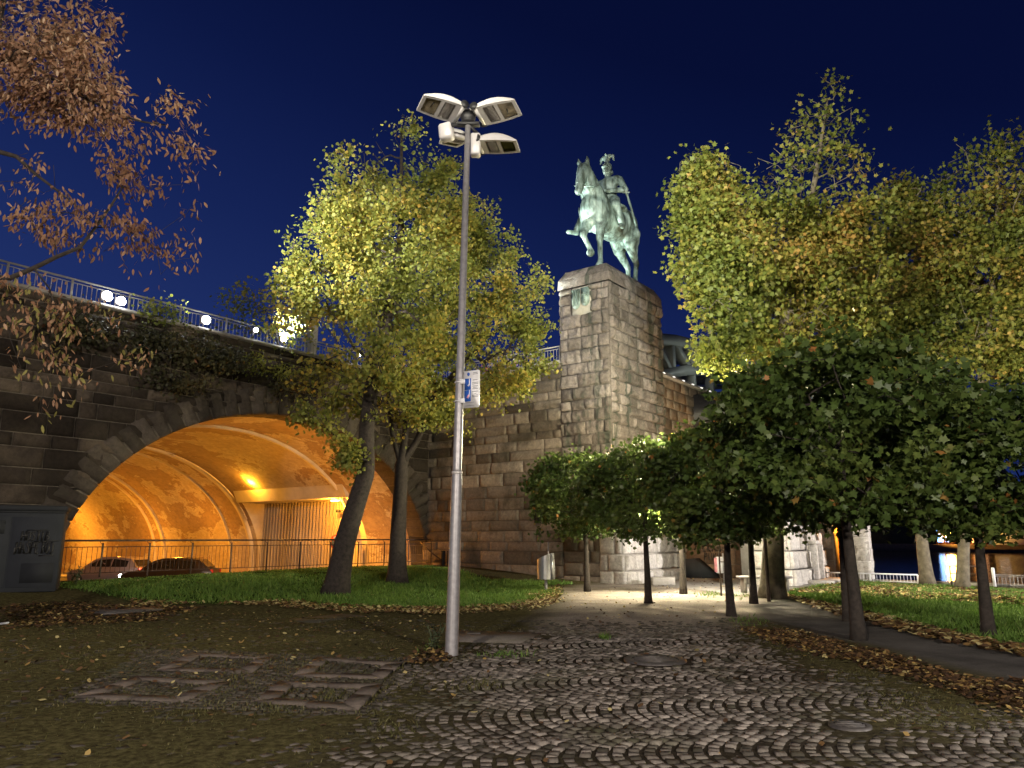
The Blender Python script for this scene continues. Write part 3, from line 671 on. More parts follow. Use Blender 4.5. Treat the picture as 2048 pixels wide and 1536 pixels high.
c = mix(nt, c, mix(nt, grav.outputs[0], gr2.outputs[0], 1., 'MULTIPLY'), attr(nt, 'path').outputs['Fac'])
lawnc = ramp(nt, [(.3, (.018, .026, .008)), (.6, (.04, .06, .016)), (.8, (.07, .07, .03))], n1.outputs[0])
c = mix(nt, c, lawnc.outputs[0], attr(nt, 'lawn').outputs['Fac'])
asc = ramp(nt, [(.3, (.07, .066, .062)), (.7, (.15, .14, .13))], n3.outputs[0]); c = mix(nt, c, mix(nt, asc.outputs[0], gr2.outputs[0], 1., 'MULTIPLY'), attr(nt, 'asph').outputs['Fac'])
pvc = ramp(nt, [(.3, (.20, .185, .17)), (.7, (.30, .28, .26))], n3.outputs[0]); c = mix(nt, c, pvc.outputs[0], attr(nt, 'pave').outputs['Fac'])
nt.links.new(c, b.inputs['Base Color']); bump(nt, b, n1.outputs[0], .6, .03); M['ground'] = m
gobj = struct(link_mesh('ground', me, M['ground']))
# retaining kerb along the road cutting
mb = MB()
for k in range(15):
    s0 = k*1.4-.02; mb.box(INNER-U*(s0+.7)-V*.50+ZUP*(-.27), (1.39, .22, 1.44), UV, tint=rng.random(), bev=.015)
struct(mb.build('kerb', M['concrete']))
# cobble fans
def quad_stones(C2, tx, ty, wx, wy, z, h, jit):
    """many small sett stones: centres (n,2), unit axes, half sizes"""
    n = len(C2); cor = np.array([(-1, -1), (1, -1), (1, 1), (-1, 1)], float)
    top = np.empty((n, 4, 3)); bot = np.empty((n, 4, 3))
    for k in range(4):
        j = rng.normal(0, jit, (n, 2)); q = C2+tx*(cor[k, 0]*wx*.86)[:, None]+ty*(cor[k, 1]*wy*.86)[:, None]+j
        qb = C2+tx*(cor[k, 0]*wx)[:, None]+ty*(cor[k, 1]*wy)[:, None]+j
        top[:, k, :2] = q; top[:, k, 2] = z+rng.normal(0, .0025, n); bot[:, k, :2] = qb; bot[:, k, 2] = z-h
    Vt = np.concatenate([top, bot], 1).reshape(-1, 3)
    f = np.array([[0, 1, 2, 3], [4, 5, 1, 0], [5, 6, 2, 1], [6, 7, 3, 2], [7, 4, 0, 3]])
    loops = (np.arange(n)[:, None, None]*8+f[None]).reshape(-1); tot = np.full(n*5, 4)
    return Vt, loops, tot, np.repeat(rng.random(n), 5)
FRAMES = []
for q in ([(148, 1394), (273, 1353), (465, 1363), (363, 1404)], [(508, 1404), (559, 1363), (766, 1369), (715, 1420)], [(312, 1341), (383, 1306), (547, 1314), (504, 1345)], [(586, 1351), (633, 1314), (805, 1326), (766, 1357)]):
    FRAMES.append([np.array(ground(*p)[:2]) for p in q])
fr_all = [tuple(ground(*p)[:2]) for p in ((120, 1402), (300, 1296), (820, 1318), (740, 1430))]
PL = []; W_ = 1.45
for band in range(-1, 8):
    y0 = 4.2+band*W_
    for r0 in np.arange(-9.5, 9.5, .120):
        vv = np.arange(-W_/2, W_/2+.02, .098); amp_ = .40+.10*math.sin(band*2.3+r0*.4); x = r0+amp_*(vv/(W_/2))**2+rng.normal(0, .0035, len(vv)); dx = 2*amp_*vv/(W_/2)**2
        sk = .06*math.sin(band*2.1)
        tlen = np.sqrt(1+dx*dx); tx = np.stack([1/tlen, -dx/tlen], 1)*1.; ty = np.stack([dx/tlen, 1/tlen], 1)
        wav = .20*math.sin(r0*.45)+.10*math.sin(r0*1.15+1.)
        rot = rng.normal(0, .05, len(vv)); cr, sr = np.cos(rot)[:, None], np.sin(rot)[:, None]; tx, ty = tx*cr+ty*sr, ty*cr-tx*sr
        PL.append(np.concatenate([np.stack([x+band*.31, y0+wav+vv+rng.normal(0, .004, len(vv))], 1), tx, ty], 1))
PL = np.vstack(PL); C2 = PL[:, :2]
mc = masks(C2, np.zeros(len(C2)), np.zeros(len(C2)))
hop = soft(C2, fr_all, .1)
keep = (C2[:, 1] > 3.6) & (C2[:, 1] < 15.2) & (np.abs(C2[:, 0]) < .75*C2[:, 1]+2.2) & (mc['lawn'] < .5) & (mc['asph'] < .5) & (mc['rl'] < .5) & (hop < .5) & ((mc['path'] < rng.uniform(.25, .8, len(C2))) | (rng.random(len(C2)) < sstep((15.4-C2[:, 1])/3.2)))
for (mx_, my_, mr_) in ((1310, 1320, .50), (1700, 1452, .26)):
    g = ground(mx_, my_); keep &= (np.hypot(C2[:, 0]-g[0], C2[:, 1]-g[1]) > mr_)
gp = [tuple(ground(*q)[:2]) for q in ((912, 1262), (1082, 1268), (1040, 1286), (915, 1284))]; keep &= soft(C2, gp, .05) < .5
PL = PL[keep]; C2 = PL[:, :2]; n = len(C2)
Vt, lo, to, ti = quad_stones(C2, PL[:, 2:4], PL[:, 4:6], rng.uniform(.041, .046, n), rng.uniform(.044, .049, n), gz(C2[:, 0], C2[:, 1])+rng.normal(0, .0045, n)+.006*vnoise(C2[:, 0], C2[:, 1], .7, 4.), .04, .003)
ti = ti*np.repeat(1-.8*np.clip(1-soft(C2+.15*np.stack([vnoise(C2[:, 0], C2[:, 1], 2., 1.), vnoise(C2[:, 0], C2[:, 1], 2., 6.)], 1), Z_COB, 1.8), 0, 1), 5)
PL2 = []
for fq in FRAMES:      # straight laid setts inside the four bordered fields
    o, e1, e2 = fq[0], fq[3]-fq[0], fq[1]-fq[0]; n1_, n2_ = int(np.linalg.norm(e1)/.105), int(np.linalg.norm(e2)/.10)
    for i in range(n1_):
        for j in range(n2_):
            a, b_ = (i+.5)/n1_, (j+.5)/n2_
            q = o*(1-a)*(1-b_)+fq[3]*a*(1-b_)+fq[1]*(1-a)*b_+fq[2]*a*b_
            PL2.append([*q, *(e1/np.linalg.norm(e1)), *(e2/np.linalg.norm(e2))])
x0, x1, y0_, y1_ = min(q[0] for q in fr_all), max(q[0] for q in fr_all), min(q[1] for q in fr_all), max(q[1] for q in fr_all)
dx_ = (FRAMES[0][1]-FRAMES[0][0]); dx_ /= np.linalg.norm(dx_); ex_ = np.array([dx_[1], -dx_[0]]); gg = []
for a in np.arange(-4, 4, .105):
    for b_ in np.arange(-4, 4, .10): gg.append([*(np.array([(x0+x1)/2, (y0_+y1_)/2])+ex_*a+dx_*b_), *ex_, *dx_])
gg = np.array(gg); k = soft(gg[:, :2], fr_all, .05) > .5
for fq in FRAMES: k &= soft(gg[:, :2], [tuple(q) for q in fq], .05) < .5
PL2 = np.vstack([np.array(PL2), gg[k]])
c2 = PL2[:, :2]; inb = np.zeros(len(c2), bool)
def inset(fq, d):
    c = sum(fq)/4; out = []
    for i in range(4):
        a, b_, c_ = fq[i-1], fq[i], fq[(i+1) % 4]
        e1 = (b_-a)/np.linalg.norm(b_-a); e2 = (c_-b_)/np.linalg.norm(c_-b_); n1_ = np.array([-e1[1], e1[0]]); n2_ = np.array([-e2[1], e2[0]])
        if np.dot(n1_, c-b_) < 0: n1_ = -n1_
        if np.dot(n2_, c-b_) < 0: n2_ = -n2_
        A_ = np.array([n1_, n2_]); out.append(b_+np.linalg.solve(A_, np.array([d, d])))
    return out
for fq in FRAMES: inb |= (soft(c2, [tuple(q) for q in fq], .02) > .5) & (soft(c2, [tuple(q) for q in inset(fq, .20)], .02) < .5)
PL2 = PL2[~inb]; n2c = len(PL2)
V2, l2, t2, i2 = quad_stones(PL2[:, :2], PL2[:, 2:4], PL2[:, 4:6], np.full(n2c, .046), np.full(n2c, .043), rng.normal(0, .003, n2c)-.004, .04, .004)
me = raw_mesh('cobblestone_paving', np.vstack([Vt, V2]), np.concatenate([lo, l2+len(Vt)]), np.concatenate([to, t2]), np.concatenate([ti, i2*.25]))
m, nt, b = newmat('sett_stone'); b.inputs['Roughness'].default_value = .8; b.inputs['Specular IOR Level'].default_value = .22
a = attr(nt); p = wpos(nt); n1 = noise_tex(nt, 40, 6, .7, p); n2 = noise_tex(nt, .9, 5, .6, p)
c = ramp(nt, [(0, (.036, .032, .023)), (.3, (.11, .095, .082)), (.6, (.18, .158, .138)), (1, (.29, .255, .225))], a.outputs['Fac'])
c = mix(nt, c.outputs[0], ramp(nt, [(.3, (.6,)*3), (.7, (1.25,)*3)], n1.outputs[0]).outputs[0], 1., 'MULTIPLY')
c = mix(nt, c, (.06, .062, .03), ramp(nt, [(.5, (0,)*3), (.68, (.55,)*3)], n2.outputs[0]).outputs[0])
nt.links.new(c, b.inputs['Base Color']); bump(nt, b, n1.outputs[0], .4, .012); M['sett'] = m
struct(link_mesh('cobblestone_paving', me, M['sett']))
# flat stone borders of the four fields
mb = MB()
for fq in FRAMES:
    iq = inset(fq, .19)
    for i in range(4):
        o1, o2, i1, i2_ = fq[i], fq[(i+1) % 4], iq[i], iq[(i+1) % 4]; ns = max(2, int(np.linalg.norm(o2-o1)/.5))
        for k in range(ns):
            pass
            a, b_ = k/ns+.004, (k+1)/ns-.004
            Q = [o1+(o2-o1)*a, o1+(o2-o1)*b_, i1+(i2_-i1)*b_, i1+(i2_-i1)*a]
            mb.prism([[*q, -.03] for q in Q], (0, 0, .040+rng.normal(0, .0015)), .35+.4*rng.random())
m, nt, b = newmat('border_stone'); b.inputs['Roughness'].default_value = .85; a = attr(nt); n1 = noise_tex(nt, 18, 7, .7, wpos(nt))
c = ramp(nt, [(0, (.075, .06, .05)), (1, (.15, .12, .10))], a.outputs['Fac']); nt.links.new(mix(nt, c.outputs[0], ramp(nt, [(.3, (.55,)*3), (.7, (1.2,)*3)], n1.outputs[0]).outputs[0], 1., 'MULTIPLY'), b.inputs['Base Color']); bump(nt, b, n1.outputs[0], .3, .01); M['border'] = m
struct(mb.build('stone_border', M['border']))
# grass blades
M['grass'] = leafmat('grass_blade', [(0, (.05, .10, .016)), (.5, (.11, .21, .035)), (.85, (.17, .28, .055)), (1, (.26, .24, .09))], .35)
def blades(name, polys, n, hmin, hmax, label, lm='grass'):
    P = []
    for poly, k in polys:
        xs = [q[0] for q in poly]; ys = [q[1] for q in poly]; c = rng.uniform((min(xs), min(ys)), (max(xs), max(ys)), (k*6, 2)); s_ = sdist(c, poly); c = c[s_ > rng.uniform(-.15, .25, len(c))][:k]; P.append(c)
    P = np.vstack(P); nn = len(P); cl = vnoise(P[:, 0], P[:, 1], .8, 5.)*.5+.5+.3*vnoise(P[:, 0], P[:, 1], 3, 2.); cl = np.clip(cl, .05, 1.2); h_ = rng.uniform(hmin, hmax, nn)*np.clip(.45+cl, .3, 1.4)
    th = rng.uniform(0, 2*np.pi, nn); d = np.stack([np.cos(th), np.sin(th), np.zeros(nn)], 1); w_ = rng.uniform(.006, .012, nn)*np.clip(np.hypot(P[:, 0], P[:, 1])/16, .7, 2)
    if lm == 'grass': h_ = h_*(.42+.58*sstep((-ab(P[:, 0], P[:, 1])[1]-1.2)/3.5))
    base = np.stack([P[:, 0], P[:, 1], gz(P[:, 0], P[:, 1])-.015], 1); ln = rng.normal(0, .45, (nn, 2)); tip = base+np.stack([ln[:, 0]*h_, ln[:, 1]*h_, h_], 1)
    mid = (base*.5+tip*.5)+np.array([0, 0, 1.])*h_[:, None]*.10
    Vt = np.stack([base-d*w_[:, None], base+d*w_[:, None], mid+d*w_[:, None]*.7, tip, mid-d*w_[:, None]*.7], 1).reshape(-1, 3)
    lo = (np.arange(nn)[:, None]*5+np.arange(5)[None]).ravel(); me = raw_mesh(name, Vt, lo, np.full(nn, 5), np.clip(rng.random(nn)*.75+cl*.25, 0, 1))
    return tag(link_mesh(name, me, M[lm]), label, 'grass', kind='stuff')
blades('grass', [(Z_LAWN, 52000)], 0, .05, .15, 'bright green grass on the bank below the road fence')
blades('grass', [(Z_RLAWN, 60000)], 0, .05, .14, 'shaded grass on the right behind the clipped trees')
tuft = [gpoly([(cx-rx, cy), (cx, cy-ry), (cx+rx, cy), (cx, cy+ry)]) for cx, cy, rx, ry in ((1500, 1242, 40, 12), (870, 1302, 40, 14), (950, 1370, 60, 18), (1210, 1276, 10, 4), (1490, 1192, 60, 8), (680, 1176, 45, 8), (660, 1390, 30, 16), (780, 1452, 60, 30), (560, 1410, 60, 20), (1850, 1390, 80, 14), (1420, 1190, 30, 6), (140, 1172, 40, 6), (1010, 1310, 60, 8), (300, 1440, 160, 50))]
Z_MOSS = gpoly([(-60, 1215), (300, 1215), (900, 1235), (1080, 1230), (1010, 1290), (860, 1330), (840, 1400), (760, 1490), (560, 1560), (-60, 1560)])
Z_MOSS2 = gpoly([(1460, 1240), (1600, 1270), (1700, 1310), (2060, 1420), (2060, 1460), (1800, 1455), (1640, 1330), (1500, 1275)])
M['mossblade'] = leafmat('moss_blade', [(0, (.03, .03, .010)), (.6, (.085, .085, .026)), (1, (.16, .13, .055))], .2)
blades('moss_tufts', [(Z_MOSS, 24000), (Z_MOSS2, 7000)], 0, .012, .045, 'short mossy grass growing between the setts', 'mossblade')
tb = [q for q in tuft if q[0][1] > 9.6]; tf = [q for q in tuft if q[0][1] <= 9.6]
blades('grass', [(q, 110) for q in tb], 0, .03, .10, 'small tufts of grass between the setts and at tree feet')
blades('moss_tufts', [(q, 160) for q in tf], 0, .02, .06, 'dull tufts of moss and grass in the near setts', 'mossblade')
# fallen leaves
M['litter'] = leafmat('fallen_leaf', [(0, (.03, .018, .010)), (.4, (.085, .045, .022)), (.7, (.17, .095, .036)), (.88, (.33, .22, .07)), (1, (.45, .38, .17))], .1, .7)
def litter(name, polys, label, smin=.03, smax=.075, lift=.012, bright=0.):
    P = []
    for poly, k in polys:
        xs = [q[0] for q in poly]; ys = [q[1] for q in poly]; c = rng.uniform((min(xs), min(ys)), (max(xs), max(ys)), (k*8, 2)); s_ = sdist(c, poly); c = c[s_ > rng.uniform(-.1, .3, len(c))][:k]; P.append(c)
    P = np.vstack(P); n = len(P); th = rng.uniform(0, 2*np.pi, n); s_ = rng.uniform(smin, smax, n)
    d = np.stack([np.cos(th), np.sin(th), rng.normal(0, .25, n)], 1); e = np.stack([-np.sin(th), np.cos(th), rng.normal(0, .35, n)], 1)
    c = np.stack([P[:, 0], P[:, 1], gz(P[:, 0], P[:, 1])+lift+rng.uniform(0, .025, n)], 1)
    prof_ = [(-1, 0, .0), (-.4, .5, .1), (.3, .55, .15), (1, 0, .35), (.3, -.55, .15), (-.4, -.5, .1)]
    Vt = np.stack([c+(d*q[0]+e*q[1])*s_[:, None]+np.array([0, 0, 1.])*(q[2]*s_*rng.uniform(0, .8, n))[:, None] for q in prof_], 1).reshape(-1, 3)
    lo = (np.arange(n)[:, None]*6+np.arange(6)[None]).ravel(); me = raw_mesh(name, Vt, lo, np.full(n, 6), np.clip(rng.random(n)**1.3+bright, 0, 1))
    return tag(link_mesh(name, me, M['litter']), label, 'leaves', kind='stuff')
strip = lambda pts, up, dn: gpoly([(x, y-up) for x, y in pts]+[(x, y+dn) for x, y in pts[::-1]])
litter('fallen_leaves', [(strip([(250, 1188), (420, 1196), (560, 1206), (720, 1218), (900, 1222), (1030, 1214), (1110, 1196)], 6, 10), 2600), (gpoly([(1050, 1190), (1120, 1172), (1125, 1205), (1060, 1225)]), 900)], 'band of dry leaves along the front edge of the bright lawn', .025, .06, .03, .4)
litter('fallen_leaves', [(Z_LEAF, 3800), (gpoly([(1640, 1300), (1760, 1300), (1900, 1350), (1760, 1345)]), 900), (gpoly([(1900, 1360), (2060, 1360), (2060, 1440), (1950, 1410)]), 500)], 'brown leaf drift on the setts below the nearest clipped tree', .02, .045)
litter('fallen_leaves', [(gpoly([(0, 1195), (110, 1188), (330, 1205), (420, 1215), (300, 1245), (0, 1262)]), 2600)], 'dark leaf carpet beside the grey utility cabinet', .02, .05)
litter('fallen_leaves', [(gpoly([(800, 1318), (850, 1300), (915, 1300), (905, 1325), (830, 1335)]), 260)], 'little heap of leaves at the foot of the lamp post', .02, .05, .02)
litter('fallen_leaves', [(gpoly([(1570, 1186), (1650, 1172), (1720, 1166), (2060, 1188), (2060, 1215), (1800, 1200)]), 5200), (gpoly([(1560, 1190), (1640, 1206), (1850, 1255), (2060, 1300), (2060, 1320), (1850, 1280), (1640, 1222)]), 1700)], 'yellow leaves lying on the grass near the river railing', .04, .08, .04, .25)
litter('fallen_leaves', [(gpoly([(0, 1250), (400, 1215), (900, 1225), (900, 1300), (700, 1330), (0, 1420)]), 800), (gpoly([(0, 1380), (900, 1320), (1500, 1290), (2048, 1390), (2048, 1536), (0, 1536)]), 120), (gpoly([(1130, 1180), (1340, 1170), (1470, 1200), (1450, 1250), (1100, 1255)]), 260), (gpoly([(130, 1168), (800, 1135), (1100, 1165), (1000, 1205), (400, 1190)]), 420), (gpoly([(1340, 1155), (1500, 1155), (1540, 1182), (1400, 1180)]), 160)], 'single leaves scattered over the setts, path and grass', .02, .042, .012, .15)
# flat covers
def manhole(px, py, r, label, inner=.75):
    g = ground(px, py); t = thing('manhole_cover', label, 'manhole cover', g); th = np.linspace(0, 2*np.pi, 33)[:-1]
    mb = MB()
    for (ra, rb, z0, z1) in ((r*inner, r, .006, .006),):
        G = np.array([[g+np.array([ra*math.cos(a), ra*math.sin(a), .014]) for a in th], [g+np.array([rb*math.cos(a), rb*math.sin(a), .014]) for a in th], [g+np.array([rb*1.01*math.cos(a), rb*1.01*math.sin(a), -.03]) for a in th]]); mb.grid(G, wrap=True, flip=True)
    mb.build('rim', M['iron'], t)
    mb = MB(); mb.add([g+np.array([r*inner*.98*math.cos(a), r*inner*.98*math.sin(a), .008]) for a in th], [tuple(range(32))]); 
    for k in np.arange(-r*inner, r*inner, .055):
        L = math.sqrt(max(0, (r*inner*.92)**2-k*k))
        if L > .05: mb.box(g+np.array([0, k, .011]), (2*L, .022, .010))
    mb.build('lid', M['iron'], t); return t
M['iron'] = simple('cast_iron', (.10, .09, .085), .5, .5, .3, 20)
manhole(1310, 1320, .40, 'round iron cover set in the middle of the cobble fans'); manhole(1700, 1452, .17, 'small round iron cover in the setts near the lower right')
g = ground(245, 1198); t = thing('inspection_cover', 'flat square iron cover in front of the grey cabinet', 'manhole cover', g)
MB().box(g+ZUP*.004, (1.15, 1.0, .04), UV, bev=.008).build('frame', M['iron'], t); MB().box(g+ZUP*.014, (.95, .8, .04), UV, bev=.005).build('lid', M['iron'], t)
g = ground(655, 1237); MB().box(g-ZUP*.02, (1.5, .9, .06), UV, bev=.01, tint=.1).build('slab', M['sett']); tag(bpy.data.objects['slab'], 'low brown slab sunk in the ground before the lawn', 'slab')
t = thing('drain_slab', 'pale concrete slab with a small iron grate beside the lamp post', 'slab', ground(985, 1272))
mb = MB(); mb.prism([[*q, -.03] for q in gp], (0, 0, .045)); mb.build('slab', M['sett'], t); g = ground(947, 1268); MB().box(g+ZUP*.018, (.24, .24, .012), bev=.003).build('grate', M['iron'], t)
g = ground(8, 1250); o = MB().box(g+ZUP*.03, (.14, .07, .03), np.array([[.9, .4, .1], [-.4, .9, 0], [-.1, 0, 1]]), bev=.008).build('litter_scrap', M['white_paint']); tag(o, 'scrap of white paper on the leaves at the left edge', 'litter')
# ------------------------------------------------------------------ trees
LIME = np.array([(0, 0), (.22, .40), (.58, .40), (1, 0), (.58, -.40), (.22, -.40)])
MAPLE = np.array([(0, .03), (.10, .40), (.32, .26), (.46, .60), (.60, .24), (1, 0), (.60, -.24), (.46, -.60), (.32, -.26), (.10, -.40), (0, -.03)])
LONG = np.array([(0, 0), (.3, .17), (.7, .15), (1, 0), (.7, -.15), (.3, -.17)])
def leaf_mesh(name, C, size, tmpl, tint, out=None, droop=.3, flat=.4, R=None):
    R = R or rng; n = len(C)
    d = R.normal(0, 1, (n, 3)); d[:, 2] -= droop
    if out is not None: d += out*.8
    d /= np.linalg.norm(d, axis=1)[:, None]
    nn = R.normal(0, 1, (n, 3)); nn[:, 2] += flat
    if out is not None: nn += out*.7
    nn -= d*np.sum(nn*d, 1)[:, None]; nn /= np.linalg.norm(nn, axis=1)[:, None]+1e-9
    e = np.cross(nn, d); s_ = (size*R.uniform(.65, 1.25, n))[:, None, None]; k = len(tmpl)
    cup = R.uniform(-.25, .35, n)[:, None, None]
    Vt = C[:, None, :]+s_*(d[:, None, :]*tmpl[None, :, :1]+e[:, None, :]*tmpl[None, :, 1:]-nn[:, None, :]*cup*(tmpl[None, :, :1]**2+np.abs(tmpl[None, :, 1:])*.8))
    return raw_mesh(name, Vt.reshape(-1, 3), (np.arange(n)[:, None]*k+np.arange(k)[None]).ravel(), np.full(n, k), np.clip(tint, 0, 1))
def clump_noise(C, s, seed=0.):
    return np.array([mnoise.noise((c[0]*s+seed, c[1]*s, c[2]*s)) for c in C])
class Tree:
    """limbs grown from trunk paths towards crown points"""
    def __init__(s, trunks):           # trunks: list of (points, r0, r1)
        s.P = []; s.par = []; s.minr = []
        for pts, r0, r1, start in trunks:
            pts = np.asarray(pts, float); prev = -1 if start is None else start
            L = np.linalg.norm(np.diff(pts, axis=0), axis=1); tot = L.sum(); m = max(3, int(tot/.3)); cum = np.concatenate([[0], np.cumsum(L)])/tot
            for i, q in enumerate(np.linspace(0, 1, m)):
                if start is not None and i == 0: continue
                p = np.array([np.interp(q, cum, pts[:, k]) for k in range(3)])
                s.P.append(p); s.par.append(prev); s.minr.append(r0+(r1-r0)*q); prev = len(s.P)-1
    def near(s, p):
        A = np.array(s.P); return int(np.argmin(np.linalg.norm(A-p, axis=1)))
    def grow(s, targets, step=.35, wob=.10, up=.55, zmin=-1e9):
        base = np.mean(targets, 0) if len(targets) else np.zeros(3)
        A = list(s.P); order = np.argsort([min(np.linalg.norm(np.array(s.P)-t, axis=1)) for t in targets])
        arr = np.zeros((len(s.P)+len(targets)*40, 3)); n = len(s.P); arr[:n] = s.P
        s.tips = []
        for ti in order:
            t = targets[ti]; D = arr[:n]-t; hd = np.linalg.norm(D[:, :2], axis=1); dz = t[2]-arr[:n, 2]
            cost = np.linalg.norm(D, axis=1)+np.clip(.35*hd-dz, 0, 9)*up+np.where(arr[:n, 2] < zmin, 50, 0)
            k = int(np.argmin(cost)); a = arr[k].copy(); L = np.linalg.norm(t-a); m = min(39, max(1, int(L/step))); prev = k
            bow = np.array([0, 0, .12*L]) if L > .8 else np.zeros(3)
            for i in range(1, m+1):
                q = i/m; p = a+(t-a)*q+bow*math.sin(math.pi*q)+(rng.normal(0, wob, 3)*step if i < m else 0)
                s.P.append(p); s.par.append(prev); s.minr.append(0); arr[n] = p; prev = n; n += 1
            s.tips.append(prev)
    def radii(s, tip=.006, e=.45):
        n = len(s.P); cnt = np.zeros(n)
        child = np.zeros(n, int)
        for i in range(n):
            if s.par[i] >= 0: child[s.par[i]] += 1
        cnt[child == 0] = 1
        for i in range(n-1, -1, -1):
            if s.par[i] >= 0: cnt[s.par[i]] += cnt[i]
        return np.maximum(tip*cnt**e, np.array(s.minr))
    def mesh(s, mb, tip=.006, e=.45, flare=1.35, rmax=1.):
        r = s.radii(tip, e); kids = {}
        for i, p in enumerate(s.par): kids.setdefault(p, []).append(i)
        stack = [(k, None) for k in kids.get(-1, [])]; zb = s.P[0][2]
        while stack:
            i, pr = stack.pop(); path = [] if pr is None else [pr]; path.append(i)
            cur = i
            while True:
                ch = kids.get(cur, [])
                if not ch: break
                ch = sorted(ch, key=lambda q: -r[q])
                for o in ch[1:]: stack.append((o, cur))
                cur = ch[0]; path.append(cur)
            pts = np.array([s.P[q] for q in path]); rr_ = np.array([min(r[q], rmax) for q in path])
            if pr is not None: rr_[0] = min(rr_[0], rr_[1]*1.25)
            elif flare > 1:
                d = np.linalg.norm(pts-pts[0], axis=1); rr_ = rr_*(1+(flare-1)*np.exp(-d/.35))
            if len(pts) >= 2: mb.tube(pts, rr_, 9 if rr_.max() > .06 else (6 if rr_.max() > .025 else 4), cap=True)
        return mb
def blob_points(blobs, n, shell=.35):
    """blobs: list of (centre, radii(3), weight) -> n points"""
    w_ = np.array([b[1][0]*b[1][1]*b[1][2]*b[2] for b in blobs]); w_ = w_**.8; w_ /= w_.sum(); out = []; outw = []
    for (c, r, _), k in zip(blobs, rng.multinomial(n, w_)):
        d = rng.normal(0, 1, (k, 3)); d /= np.linalg.norm(d, axis=1)[:, None]; q = (shell+(1-shell)*rng.random(k)**.6)[:, None]
        out.append(np.asarray(c)+d*q*np.asarray(r)); outw.append(d)
    return np.vstack(out), np.vstack(outw)
def px_blob(px, py, rx, ry, Y, wgt=1., dep=1.):
    c = at_Y(px, py, Y); k = np.linalg.norm(c-np.array([0, 0, EYE]))/F
    return (c, (rx*k, max(rx, ry)*k*dep*.9, ry*k), wgt)
def tree(name, label, cat, base, trunks, blobs, ntarget, nleaf, size, tmpl, lmat, bark, clump=.35, group=None, tip=.007, e=.45, tintf=None, shell=.3, droop=.3, step=.35, parent_tag=True, extra=None, wob=.12, rmax=1., zmin=-1e9, thin=False, leafw=None, void=None):
    t = thing(name, label, cat, base, group)
    T = Tree(trunks); tg, _ = blob_points(blobs, ntarget, shell); T.grow(tg, step, wob, zmin=zmin)
    if extra is not None: extra(T)
    mb = MB(); T.mesh(mb, tip, e, rmax=rmax); tr = mb.build('trunk', bark, t, True)
    PP = np.array(T.P); pool = []; wts = []
    for tp in T.tips:
        wt = rng.lognormal(0, .55)*(1 if leafw is None else leafw(T.P[tp])); c_ = tp
        for lv in range(4):
            if c_ < 0 or T.minr[c_] > 0: break
            pool.append(c_); wts.append(wt*(1, .9, .6, .35)[lv]); c_ = T.par[c_]
    pool = np.array(pool); wts = np.array(wts); k = pool[rng.choice(len(pool), nleaf, p=wts/wts.sum())]
    C_ = PP[k]+rng.normal(0, 1, (nleaf, 3))*clump*np.array([1, 1, .8])
    if void:
        vn = clump_noise(C_, void[0], 11.); kp = (vn > void[1]) | (rng.random(nleaf) < .10); C_ = C_[kp]; nleaf = len(C_)
    if thin:
        rr_ = T.radii(tip, e); big = np.array([p for p, r in zip(T.P, rr_) if r > .035]); dm = np.full(nleaf, 9.)
        for c_ in range(0, len(big), 60): dm = np.minimum(dm, np.linalg.norm(C_[:, None, :]-big[None, c_:c_+60], axis=2).min(1))
        kp = (dm > .42) | (rng.random(nleaf) < .22); C_ = C_[kp]; nleaf = len(C_)
    cen = np.mean(tg, 0); outv = C_-cen; outv /= np.linalg.norm(outv, axis=1)[:, None]+1e-9
    tn = .45*rng.random(nleaf)+.28+.42*clump_noise(C_, .55, 4.)+.12*rng.normal(0, 1, nleaf)
    if tintf is not None: tn = tintf(C_, tn)
    me = leaf_mesh('crown', C_-np.array(t.location), size, tmpl, tn, outv, droop)
    link_mesh('crown', me, lmat, t)
    return t
LIMEC = [(0, (.10, .12, .025)), (.35, (.18, .21, .045)), (.6, (.26, .26, .055)), (.82, (.38, .31, .065)), (1, (.50, .33, .07))]
M['lime_leaf'] = leafmat('lime_leaf', LIMEC, .5)
M['plane_leaf'] = leafmat('plane_leaf', [(0, (.07, .095, .018)), (.35, (.14, .165, .03)), (.65, (.21, .20, .038)), (.85, (.30, .22, .05)), (1, (.38, .23, .06))], .38)
M['maple_leaf'] = leafmat('maple_leaf', [(0, (.028, .050, .012)), (.45, (.064, .103, .023)), (.78, (.112, .148, .034)), (.93, (.17, .16, .04)), (.975, (.25, .16, .04)), (1, (.40, .17, .05))], .22, .42)
M['rust_leaf'] = leafmat('rust_leaf', [(0, (.14, .065, .04)), (.4, (.25, .135, .078)), (.75, (.38, .225, .135)), (.92, (.52, .38, .25)), (1, (.22, .20, .06))], .25, .6)
